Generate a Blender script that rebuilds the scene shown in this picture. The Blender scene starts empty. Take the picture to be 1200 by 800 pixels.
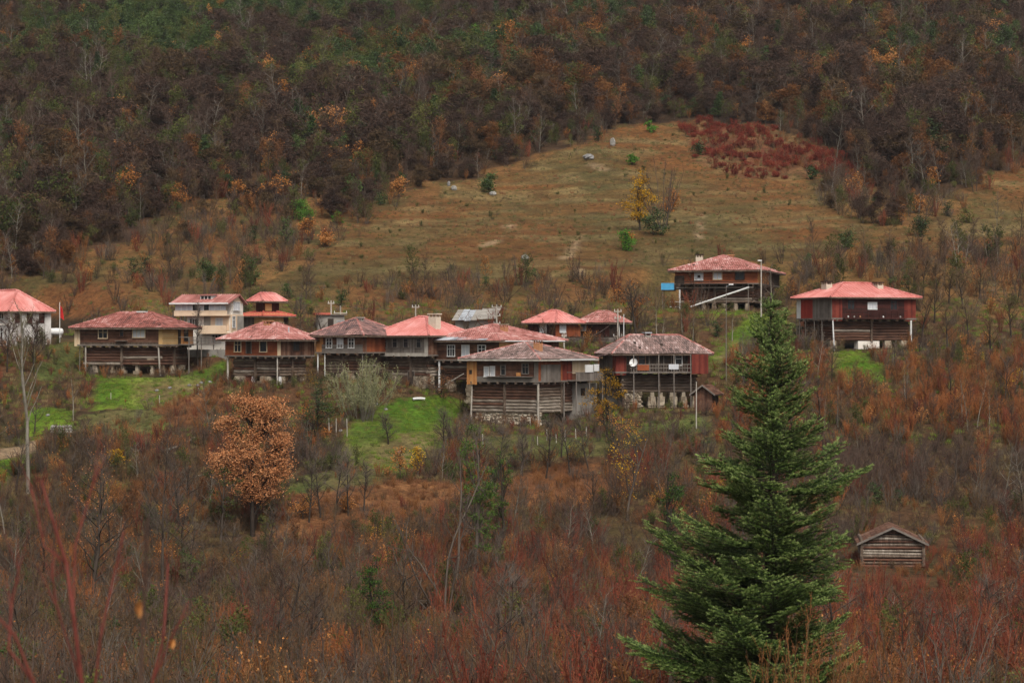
import bpy, math, random
import numpy as np
from mathutils import Vector, Matrix
R = math.radians
random.seed(7)
RNG = np.random.default_rng(11)
SC = bpy.context.scene
COL = SC.collection

# ------------------------------------------------------------------ camera, light, exposure
FPX = 600.0 / math.tan(R(12.5))          # focal length in photo pixels (photo 1200x800)
cam = bpy.data.cameras.new('camera')
cam_o = bpy.data.objects.new('camera', cam); COL.objects.link(cam_o)
cam.sensor_width = 36.0; cam.lens = 18.0 / math.tan(R(12.5))
cam.clip_start = 0.3; cam.clip_end = 5000
cam_o.location = (0, 0, 0); cam_o.rotation_euler = (R(90), 0, 0)
cam.dof.use_dof = True; cam.dof.focus_distance = 235; cam.dof.aperture_fstop = 4.0
SC.camera = cam_o

SUN_EL, SUN_AZ = R(52), R(165)          # overcast: broad, soft key from behind the camera, a little to its right
W = bpy.data.worlds.new('World'); SC.world = W; W.use_nodes = True
nt = W.node_tree; nt.nodes.clear()
sky = nt.nodes.new('ShaderNodeTexSky'); sky.sky_type = 'NISHITA'; sky.sun_disc = False
sky.sun_elevation = SUN_EL; sky.sun_rotation = SUN_AZ; sky.air_density = 1.0; sky.dust_density = 6.0
hs = nt.nodes.new('ShaderNodeHueSaturation'); hs.inputs['Saturation'].default_value = 0.08
bg = nt.nodes.new('ShaderNodeBackground'); bg.inputs['Strength'].default_value = 0.09
wo = nt.nodes.new('ShaderNodeOutputWorld')
nt.links.new(sky.outputs[0], hs.inputs['Color']); nt.links.new(hs.outputs[0], bg.inputs[0]); nt.links.new(bg.outputs[0], wo.inputs[0])
sun = bpy.data.lights.new('sun', 'SUN'); sun.energy = 1.5; sun.angle = R(16); sun.color = (1.0, 0.925, 0.82)
sun_o = bpy.data.objects.new('sun', sun); COL.objects.link(sun_o)
# direction towards the sun (Blender sky: rotation 0 = +Y, clockwise)
sd = Vector((math.sin(SUN_AZ) * math.cos(SUN_EL), math.cos(SUN_AZ) * math.cos(SUN_EL), math.sin(SUN_EL)))
sun_o.rotation_euler = sd.to_track_quat('Z', 'Y').to_euler()
SC.view_settings.view_transform = 'Standard'; SC.view_settings.look = 'None'
SC.view_settings.exposure = 0.62; SC.view_settings.gamma = 1.0; SC.view_settings.use_curve_mapping = False
SC.render.engine = 'CYCLES'
SC.cycles.max_bounces = 5; SC.cycles.diffuse_bounces = 2; SC.cycles.glossy_bounces = 2; SC.cycles.transmission_bounces = 2
SC.cycles.volume_bounces = 0; SC.cycles.transparent_max_bounces = 4

# ------------------------------------------------------------------ terrain functions
_h = np.array([[-200, -2.0], [0, -1.7], [30, -6.4], [68, -12.0], [100, -15.5], [128, -17.8], [150, -18.8], [178, -18.9], [200, -17.7],
               [222, -13.1], [240, -8.9], [255, -4.7], [263, -1.94], [270, 0], [286, 4.2], [305, 9.0], [350, 19.4], [385, 28.4],
               [425, 39.2], [470, 52], [520, 67], [575, 85], [640, 109], [800, 175], [1100, 300], [1600, 480], [2400, 620]])
def vnoise(x, y, seed=0):
    """smooth value noise, numpy arrays, range about -1..1"""
    x = np.asarray(x, float); y = np.asarray(y, float)
    xi = np.floor(x).astype(np.int64); yi = np.floor(y).astype(np.int64)
    fx = x - xi; fy = y - yi
    fx = fx * fx * (3 - 2 * fx); fy = fy * fy * (3 - 2 * fy)
    def h(a, b):
        n = (a * 374761393 + b * 668265263 + seed * 982451653) & 0x7fffffff
        n = ((n ^ (n >> 13)) * 1274126177) & 0x7fffffff
        n = n ^ (n >> 16)
        return (n & 0xffff) / 32767.5 - 1
    return (h(xi, yi) * (1 - fx) * (1 - fy) + h(xi + 1, yi) * fx * (1 - fy) + h(xi, yi + 1) * (1 - fx) * fy + h(xi + 1, yi + 1) * fx * fy)
def fbm(x, y, seed=0, oct=4):
    s = 0; a = 1.0; t = 0
    for o in range(oct):
        s = s + a * vnoise(x * 2 ** o, y * 2 ** o, seed + o * 17); t += a; a *= 0.5
    return s / t
# smooth the profile
_yy = np.arange(-200, 2401, 1.0)
_zz = np.interp(_yy, _h[:, 0], _h[:, 1])
_k = np.hanning(17); _k /= _k.sum()
_zp = np.pad(_zz, 8, mode='edge'); _zz = np.convolve(_zp, _k, 'valid')
PADS = []           # (x, y, radius, z, strength) benches cut for the houses
def hgt(x, y):
    x = np.asarray(x, float); y = np.asarray(y, float)
    z = np.interp(y, _yy, _zz)
    far = np.clip((y - 290) / 120, 0, 1)
    vill = np.clip((y - 90) / 60, 0, 1)
    z = z + far * (3.2 * fbm(x / 70 + 3, y / 90, 5, 3)) + vill * (0.55 * fbm(x / 16, y / 16, 9, 3)) + 0.12 * fbm(x / 3.0, y / 3.0, 21, 2)
    # terraces / small banks in the lower fields
    z = z + np.clip((y - 205) / 10, 0, 1) * np.clip((262 - y) / 12, 0, 1) * 0.35 * np.sin((y + x * 0.25) / 2.6)
    for (px_, py_, r_, zp_, s_) in PADS:
        d = np.sqrt((x - px_) ** 2 + (y - py_) ** 2)
        w_ = np.clip((r_ * 1.7 - d) / (r_ * 0.7), 0, 1); w_ = w_ * w_ * (3 - 2 * w_) * s_
        z = z * (1 - w_) + zp_ * w_
    return z
def ground_px(px, py):
    """where the view ray of photo pixel (px, py) meets the hillside; arrays allowed -> x, y, z"""
    px = np.atleast_1d(np.asarray(px, float)); py = np.atleast_1d(np.asarray(py, float))
    tx = (px - 600) / FPX; ty = (400 - py) / FPX
    ds = np.concatenate([np.arange(60, 320, .75), np.arange(320, 1000, 2.0)]); D = np.full(px.shape, 900.0)
    for k in range(0, len(px), 2000):
        a_, b_ = tx[k:k + 2000, None], ty[k:k + 2000, None]
        hit = b_ * ds[None] < hgt(a_ * ds[None], np.broadcast_to(ds[None], (len(a_), len(ds))))
        f = hit.argmax(1); ok = hit.any(1); f = np.clip(f, 1, None)
        hi = ds[f]; lo = ds[f - 1]
        for _ in range(7):
            m = (lo + hi) / 2; c = b_[:, 0] * m < hgt(a_[:, 0] * m, m); hi = np.where(c, m, hi); lo = np.where(c, lo, m)
        D[k:k + 2000] = np.where(ok, hi, 900.0)
    return tx * D, D, ty * D
def gp(px, py):
    x, y, z = ground_px(px, py); return Vector((float(x[0]), float(y[0]), float(z[0])))
def to_px(x, y, z):
    return 600 + FPX * x / y, 400 - FPX * z / y

# ------------------------------------------------------------------ materials
def new_mat(name):
    m = bpy.data.materials.new(name); m.use_nodes = True
    b = m.node_tree.nodes['Principled BSDF']
    return m, m.node_tree, b
def nmat(name, cols, rough=0.8, scale=2.0, stretch=(1, 1, 1), island=0.0, obj=0.0, bump=0.0, spec=0.3, detail=4, metal=0.0, contrast=1.0, coords='Object', noise_w=1.0, locshift=False):
    """procedural colour: a ramp driven by noise (+ random per mesh piece, + random per object)"""
    m, t, b = new_mat(name); N = t.nodes; L = t.links
    tc = N.new('ShaderNodeTexCoord'); mp = N.new('ShaderNodeMapping'); mp.inputs['Scale'].default_value = stretch
    if locshift:
        oi = N.new('ShaderNodeObjectInfo'); va = N.new('ShaderNodeVectorMath'); va.operation = 'ADD'; L.new(tc.outputs[coords], va.inputs[0]); L.new(oi.outputs['Location'], va.inputs[1]); L.new(va.outputs[0], mp.inputs[0])
    else: L.new(tc.outputs[coords], mp.inputs[0])
    no = N.new('ShaderNodeTexNoise'); no.inputs['Scale'].default_value = scale; no.inputs['Detail'].default_value = detail; no.inputs['Roughness'].default_value = 0.65
    L.new(mp.outputs[0], no.inputs['Vector'])
    mr = N.new('ShaderNodeMapRange'); mr.inputs['From Min'].default_value = 0.5 - 0.25 / contrast; mr.inputs['From Max'].default_value = 0.5 + 0.25 / contrast
    mr.inputs['To Min'].default_value = 0.5 - 0.5 * noise_w; mr.inputs['To Max'].default_value = 0.5 + 0.5 * noise_w
    L.new(no.outputs['Fac'], mr.inputs['Value']); cur = mr.outputs[0]
    def add(sock, amt, cur):
        a = N.new('ShaderNodeMath'); a.operation = 'MULTIPLY_ADD'; a.inputs[1].default_value = amt * 2; a.inputs[2].default_value = -amt
        L.new(sock, a.inputs[0]); s = N.new('ShaderNodeMath'); s.operation = 'ADD'; L.new(cur, s.inputs[0]); L.new(a.outputs[0], s.inputs[1]); return s.outputs[0]
    if island:
        g = N.new('ShaderNodeNewGeometry'); cur = add(g.outputs['Random Per Island'], island, cur)
    if obj:
        o = N.new('ShaderNodeObjectInfo'); cur = add(o.outputs['Random'], obj, cur)
    cr = N.new('ShaderNodeValToRGB'); e = cr.color_ramp.elements
    while len(e) < len(cols): e.new(0.5)
    for i, c in enumerate(cols): e[i].position = i / max(1, len(cols) - 1); e[i].color = (*c, 1)
    L.new(cur, cr.inputs[0]); L.new(cr.outputs[0], b.inputs['Base Color'])
    b.inputs['Roughness'].default_value = rough; b.inputs['Metallic'].default_value = metal; b.inputs['Specular IOR Level'].default_value = spec
    if bump:
        bu = N.new('ShaderNodeBump'); bu.inputs['Strength'].default_value = bump; bu.inputs['Distance'].default_value = 0.05
        L.new(no.outputs['Fac'], bu.inputs['Height']); L.new(bu.outputs[0], b.inputs['Normal'])
    return m
M = {}
# wood
M['log'] = nmat('old_log', [(.022,.011,.007),(.06,.027,.016),(.11,.05,.03),(.17,.10,.068)], scale=1.1, stretch=(4, 1.3, 1.3), obj=.14, bump=.4, contrast=.9, locshift=True)
M['loggrey'] = nmat('weathered_log', [(.035,.022,.015),(.08,.05,.034),(.14,.10,.072),(.25,.195,.15)], scale=1.1, stretch=(4, 1.3, 1.3), obj=.14, bump=.4, contrast=.9, locshift=True)
M['logpale'] = nmat('bleached_log', [(.06,.04,.028),(.14,.105,.078),(.26,.215,.17),(.42,.36,.30)], scale=1.1, stretch=(4, 1.3, 1.3), obj=.14, bump=.4, contrast=.9, locshift=True)
M['brown'] = nmat('brown_board', [(.035, .015, .009), (.085, .035, .02), (.14, .062, .036), (.2, .12, .08)], scale=1.0, stretch=(1, 1, 1), island=.28, bump=.2, noise_w=.8)
M['rust'] = nmat('red_brown_board', [(.12, .028, .01), (.23, .058, .02), (.33, .10, .036)], scale=1.0, island=.25, bump=.2, noise_w=.8)
M['orange'] = nmat('orange_board', [(.30, .105, .028), (.43, .18, .055), (.5, .26, .10)], scale=.8, island=.3, noise_w=.6)
M['yellow'] = nmat('yellow_board', [(.42, .23, .09), (.52, .32, .13), (.58, .4, .2)], scale=.8, island=.3, noise_w=.6)
M['cream'] = nmat('cream_board', [(.5, .36, .22), (.6, .45, .29), (.66, .54, .38)], scale=.8, island=.2, noise_w=.6)
M['red'] = nmat('red_painted_board', [(.06,.010,.006),(.13,.019,.011),(.21,.042,.025)], scale=.8, island=.3, noise_w=.6)
M['darkred'] = nmat('dark_red_board', [(.022,.007,.005),(.045,.011,.008),(.078,.018,.013)], scale=.8, island=.3, noise_w=.7)
M['grey'] = nmat('grey_board', [(.08, .063, .052), (.15, .125, .105), (.22, .19, .165)], scale=.8, island=.35, noise_w=.7)
M['dark'] = nmat('dark_timber', [(.012, .008, .006), (.03, .018, .012), (.06, .038, .026)], scale=1.5, island=.2)
M['pale'] = nmat('pale_pole', [(.25, .21, .17), (.38, .34, .29), (.5, .46, .4)], scale=2, stretch=(1, 1, .3), obj=.2)
M['white'] = nmat('white_paint', [(.55, .54, .52), (.72, .71, .69)], scale=2, rough=.5)
M['redstem'] = nmat('red_sapling_bark', [(.08,.016,.011),(.18,.038,.025)], scale=3)
# masonry
M['stone'] = nmat('field_stone', [(.12,.09,.06),(.25,.195,.135),(.42,.35,.26)], scale=1.6, island=.35, bump=.5, noise_w=.7)
M['stonepale'] = nmat('pale_rubble', [(.26,.20,.14),(.45,.38,.28),(.62,.55,.44)], scale=1.6, island=.4, bump=.5, noise_w=.8)
M['redbright'] = nmat('bright_red_board', [(.22,.018,.012),(.33,.035,.02)], scale=.8, island=.3, noise_w=.6)
M['concrete'] = nmat('grey_render', [(.17, .15, .13), (.27, .245, .215), (.36, .33, .29)], scale=.7, contrast=1.1)
M['peach'] = nmat('peach_render', [(.60,.42,.28),(.70,.52,.36),(.74,.58,.43)], scale=.5)
M['cwhite'] = nmat('cream_white_render', [(.62,.55,.47),(.75,.69,.61),(.79,.74,.68)], scale=.5)
M['oldwhite'] = nmat('stained_white_render', [(.25, .22, .2), (.5, .47, .44), (.68, .65, .62)], scale=.6, contrast=1.2)
# roofs
M['tile_red'] = nmat('red_roof_tile', [(.10,.04,.033),(.20,.065,.052),(.31,.105,.085),(.46,.25,.225)], scale=.45, island=.3, noise_w=.9, rough=.75)
M['tile_pink'] = nmat('pale_red_roof_tile', [(.16,.065,.052),(.32,.115,.095),(.44,.19,.165),(.58,.40,.37)], scale=.45, island=.3, noise_w=.8, rough=.75)
M['tile_grey'] = nmat('weathered_roof_tile', [(.075,.052,.046),(.16,.108,.096),(.26,.165,.145),(.44,.33,.31)], scale=.45, island=.32, noise_w=.9, rough=.8)
M['tile_dark'] = nmat('grey_purple_roof_tile', [(.06,.04,.038),(.14,.085,.08),(.23,.12,.105),(.38,.22,.19)], scale=.4, island=.3, noise_w=1, rough=.8)
M['metal_red'] = nmat('red_sheet_roof', [(.42,.115,.095),(.55,.19,.165),(.65,.33,.30)], scale=.5, stretch=(1, 1, .4), island=.15, rough=.45, noise_w=1.0, detail=7)
M['metal_orange'] = nmat('orange_red_sheet_roof', [(.40, .09, .06), (.52, .13, .09)], scale=.4, rough=.5)
M['tin'] = nmat('grey_tin', [(.2, .21, .23), (.42, .44, .47), (.6, .62, .66)], scale=.9, island=.3, rough=.45, metal=.3)
M['brickch'] = nmat('orange_brick_render', [(.35, .15, .07), (.48, .24, .12)], scale=3)
M['creamch'] = nmat('cream_chimney_render', [(.5, .42, .32), (.62, .55, .45)], scale=3)
M['glass'] = nmat('window_glass', [(.012, .014, .016), (.035, .038, .042)], scale=2, rough=.15, spec=.5)
M['curtain'] = nmat('net_curtain_behind_glass', [(.4, .41, .43), (.62, .63, .66)], scale=3, stretch=(6, 6, .5), rough=.3)
M['blue'] = nmat('blue_plastic', [(.06, .28, .5), (.09, .38, .62)], scale=2, rough=.4)
M['flag'] = nmat('red_cloth', [(.5, .02, .02), (.6, .03, .03)], scale=2)
M['rock'] = nmat('pale_limestone', [(.13,.12,.105),(.25,.235,.21),(.38,.365,.335)], scale=1.2, bump=.6)
M['rockdark'] = nmat('dark_boulder', [(.08, .08, .08), (.2, .19, .185), (.34, .33, .32)], scale=1.2, bump=.6)
# vegetation
def vmat(name, cols, **k):
    k.setdefault('obj', .3); k.setdefault('island', .25); k.setdefault('noise_w', .5); k.setdefault('scale', .6); k.setdefault('rough', .85); k.setdefault('spec', .15)
    cols = [tuple(max(.004, .95 * (sum(c) / 3 + 1.12 * (v - sum(c) / 3))) for v in c) for c in cols]
    return nmat(name, cols, **k)
M['bark'] = vmat('dark_bark', [(.018,.013,.010),(.036,.027,.021),(.065,.05,.04)])
M['barkpale'] = vmat('pale_grey_bark', [(.09,.078,.06),(.17,.15,.12),(.28,.25,.21)], scale=2)
M['barkmid'] = vmat('grey_brown_bark', [(.045,.034,.027),(.08,.062,.05),(.13,.105,.086)])
M['tw_purple'] = vmat('purple_brown_twig', [(.042,.025,.020),(.075,.045,.034),(.115,.075,.056)])
M['tw_brown'] = vmat('brown_twig', [(.045,.028,.015),(.09,.056,.030),(.15,.10,.055)])
M['tw_rust'] = vmat('rust_twig', [(.08,.034,.015),(.16,.068,.028),(.27,.13,.055)])
M['tw_flame'] = vmat('orange_red_twig', [(.11,.036,.018),(.21,.075,.032),(.34,.14,.06)])
M['tw_red'] = vmat('red_twig', [(.06,.018,.012),(.13,.038,.024),(.23,.08,.045)])
M['tw_grey'] = vmat('grey_twig', [(.045,.034,.028),(.085,.066,.054),(.14,.115,.095)])
M['tw_olive'] = vmat('olive_twig', [(.05, .045, .02), (.09, .08, .036), (.15, .13, .06)])
M['lf_green'] = vmat('evergreen_leaf', [(.016,.030,.008),(.036,.062,.014),(.085,.125,.030)], noise_w=.3, rough=.55, spec=.3)
M['lf_olive'] = vmat('olive_leaf', [(.03, .04, .012), (.07, .08, .022), (.13, .125, .04)])
M['lf_bright'] = vmat('bright_green_leaf', [(.04, .10, .015), (.08, .18, .03), (.15, .26, .06)])
M['lf_orange'] = vmat('orange_autumn_leaf', [(.20,.08,.028),(.36,.155,.055),(.50,.25,.11)])
M['lf_oak'] = vmat('russet_oak_leaf', [(.28,.11,.05),(.45,.20,.095),(.60,.34,.19)], obj=0)
M['lf_yellow'] = vmat('yellow_autumn_leaf', [(.25, .13, .015), (.42, .23, .03), (.5, .33, .07)])
M['lf_willow'] = vmat('pale_willow_leaf', [(.11,.11,.055),(.19,.19,.10),(.29,.28,.17)])
M['lf_ivy'] = vmat('ivy_leaf', [(.014,.035,.008),(.038,.078,.014),(.09,.14,.03)])
M['lf_rust'] = vmat('rust_leaf', [(.085,.038,.019),(.15,.068,.034),(.23,.11,.06)])
M['lf_red'] = vmat('dark_red_leaf', [(.09,.018,.013),(.18,.034,.024),(.28,.065,.044)])
M['gr_dry'] = vmat('dry_grass', [(.07, .05, .022), (.125, .09, .042), (.2, .15, .08)])
M['gr_green'] = vmat('green_grass', [(.045,.07,.011),(.085,.125,.018),(.15,.19,.034)])
M['gr_olive'] = vmat('olive_grass', [(.04, .042, .014), (.075, .075, .028), (.13, .12, .05)])

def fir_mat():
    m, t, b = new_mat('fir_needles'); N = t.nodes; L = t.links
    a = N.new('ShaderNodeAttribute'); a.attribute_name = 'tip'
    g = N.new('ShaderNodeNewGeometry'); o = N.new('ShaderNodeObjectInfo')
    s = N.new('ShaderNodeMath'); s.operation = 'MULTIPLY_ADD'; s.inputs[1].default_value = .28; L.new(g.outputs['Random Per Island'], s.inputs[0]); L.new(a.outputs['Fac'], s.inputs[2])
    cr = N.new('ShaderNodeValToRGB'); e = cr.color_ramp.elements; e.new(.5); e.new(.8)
    for i, (p, c) in enumerate([(0.0, (.005, .013, .004)), (.38, (.024, .052, .009)), (.70, (.088, .145, .024)), (1.0, (.29, .37, .11))]): e[i].position = p; e[i].color = (*c, 1)  # pale end also paints tip highlights, dark end the shaded interior
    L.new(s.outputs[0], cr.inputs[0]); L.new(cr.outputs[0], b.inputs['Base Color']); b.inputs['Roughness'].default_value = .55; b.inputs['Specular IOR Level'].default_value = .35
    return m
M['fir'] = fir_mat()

def ground_mat():
    m, t, b = new_mat('hillside_ground'); N = t.nodes; L = t.links
    a = N.new('ShaderNodeAttribute'); a.attribute_name = 'soil'
    tc = N.new('ShaderNodeTexCoord')
    def noise(sc, det=5, dist=0.0):
        n = N.new('ShaderNodeTexNoise'); n.inputs['Scale'].default_value = sc; n.inputs['Detail'].default_value = det; n.inputs['Roughness'].default_value = .7; n.inputs['Distortion'].default_value = dist
        L.new(tc.outputs['Object'], n.inputs['Vector']); return n.outputs['Fac']
    def mul(c, f, lo, hi):
        mr = N.new('ShaderNodeMapRange'); mr.inputs['From Min'].default_value = .3; mr.inputs['From Max'].default_value = .7
        mr.inputs['To Min'].default_value = lo; mr.inputs['To Max'].default_value = hi; L.new(f, mr.inputs['Value'])
        v = N.new('ShaderNodeVectorMath'); v.operation = 'SCALE'; L.new(c, v.inputs[0]); L.new(mr.outputs[0], v.inputs['Scale']); return v.outputs[0]
    c = mul(a.outputs['Color'], noise(.35, 6), .5, 1.5)
    c = mul(c, noise(2.2, 5, .5), .5, 1.5)
    mx = N.new('ShaderNodeMix'); mx.data_type = 'RGBA'; mx.blend_type = 'MIX'
    mr = N.new('ShaderNodeMapRange'); mr.inputs['From Min'].default_value = .52; mr.inputs['From Max'].default_value = .68; mr.inputs['To Max'].default_value = .5
    L.new(noise(.9, 5, .6), mr.inputs['Value']); L.new(mr.outputs[0], mx.inputs['Factor'])
    L.new(c, mx.inputs['A']); mx.inputs['B'].default_value = (.115, .055, .026, 1)
    L.new(mx.outputs['Result'], b.inputs['Base Color'])
    b.inputs['Roughness'].default_value = .95; b.inputs['Specular IOR Level'].default_value = .1
    bu = N.new('ShaderNodeBump'); bu.inputs['Strength'].default_value = .6; bu.inputs['Distance'].default_value = .25
    L.new(noise(1.6, 6), bu.inputs['Height']); L.new(bu.outputs[0], b.inputs['Normal'])
    return m
M['ground'] = ground_mat()

# ------------------------------------------------------------------ object helpers
def tag(o, label=None, cat=None, group=None, kind=None):
    if label: o['label'] = label
    if cat: o['category'] = cat
    if group: o['group'] = group
    if kind: o['kind'] = kind
    return o
def empty(name, loc, rz=0, scale=1.0):
    e = bpy.data.objects.new(name, None); COL.objects.link(e); e.location = loc; e.rotation_euler = (0, 0, rz); e.scale = (scale,) * 3; e.empty_display_size = .5
    return e
def link(name, me, parent=None, mat=None):
    o = bpy.data.objects.new(name, me); COL.objects.link(o)
    if parent: o.parent = parent
    if mat:
        me.materials.clear(); me.materials.append(mat)
    return o
class MB:
    """collects boxes, tubes, quads and links them as one mesh object"""
    def __init__(s): s.v = []; s.f = []
    def add(s, vs, fs):
        n = len(s.v); s.v.extend(tuple(v) for v in vs); s.f.extend(tuple(i + n for i in f) for f in fs)
    def box8(s, p):
        s.add(p, [(0, 3, 2, 1), (4, 5, 6, 7), (0, 1, 5, 4), (1, 2, 6, 5), (2, 3, 7, 6), (3, 0, 4, 7)])
    def box(s, x0, x1, y0, y1, z0, z1, T=None):
        p = [(x0, y0, z0), (x1, y0, z0), (x1, y1, z0), (x0, y1, z0), (x0, y0, z1), (x1, y0, z1), (x1, y1, z1), (x0, y1, z1)]
        if T:
            p = [T(*q) for q in p]
            a, b, c = Vector(p[1]) - Vector(p[0]), Vector(p[3]) - Vector(p[0]), Vector(p[4]) - Vector(p[0])
            if a.cross(b).dot(c) < 0: p = [p[i] for i in (1, 0, 3, 2, 5, 4, 7, 6)]
        s.box8(p)
    def tube(s, a, b, r0, r1=None, k=6, cap=True):
        r1 = r0 if r1 is None else r1
        a = Vector(a); b = Vector(b); d = (b - a)
        if d.length < 1e-6: return
        d.normalize(); u = d.orthogonal().normalized(); w = d.cross(u)
        vs = []
        for c, r in ((a, r0), (b, r1)):
            for i in range(k):
                t = 2 * math.pi * i / k; vs.append(c + u * (r * math.cos(t)) + w * (r * math.sin(t)))
        fs = [(i, (i + 1) % k, k + (i + 1) % k, k + i) for i in range(k)]
        if cap: fs += [tuple(range(k - 1, -1, -1)), tuple(range(k, 2 * k))]
        s.add(vs, fs)
    def quad(s, *p): s.add(p, [tuple(range(len(p)))])
    def build(s, name, mat, parent=None, smooth=False, kind=None, label=None):
        me = bpy.data.meshes.new(name); me.from_pydata(s.v, [], s.f); me.materials.append(mat)
        if smooth: me.shade_smooth()
        o = link(name, me, parent)
        if kind: o['kind'] = kind
        if label: o['label'] = label
        return o
def rock_mesh(rng, mb, c, sx, sy, sz, n=7):
    """an irregular rounded stone added to mb"""
    rows = [(-.95, .45), (-.5, .9), (.1, 1.0), (.6, .78), (.95, .35)]
    vs = []; ph = rng.uniform(0, 6)
    for h_, r_ in rows:
        for i in range(n):
            t = 2 * math.pi * i / n + ph; k = rng.uniform(.8, 1.15)
            vs.append((c[0] + sx * r_ * k * math.cos(t), c[1] + sy * r_ * k * math.sin(t), c[2] + sz * (h_ + rng.uniform(-.08, .08))))
    fs = [tuple(range(n - 1, -1, -1)), tuple(range((len(rows) - 1) * n, len(rows) * n))]
    for a in range(len(rows) - 1):
        for i in range(n):
            j = (i + 1) % n; fs.append((a * n + i, a * n + j, (a + 1) * n + j, (a + 1) * n + i))
    mb.add(vs, fs)

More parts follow.
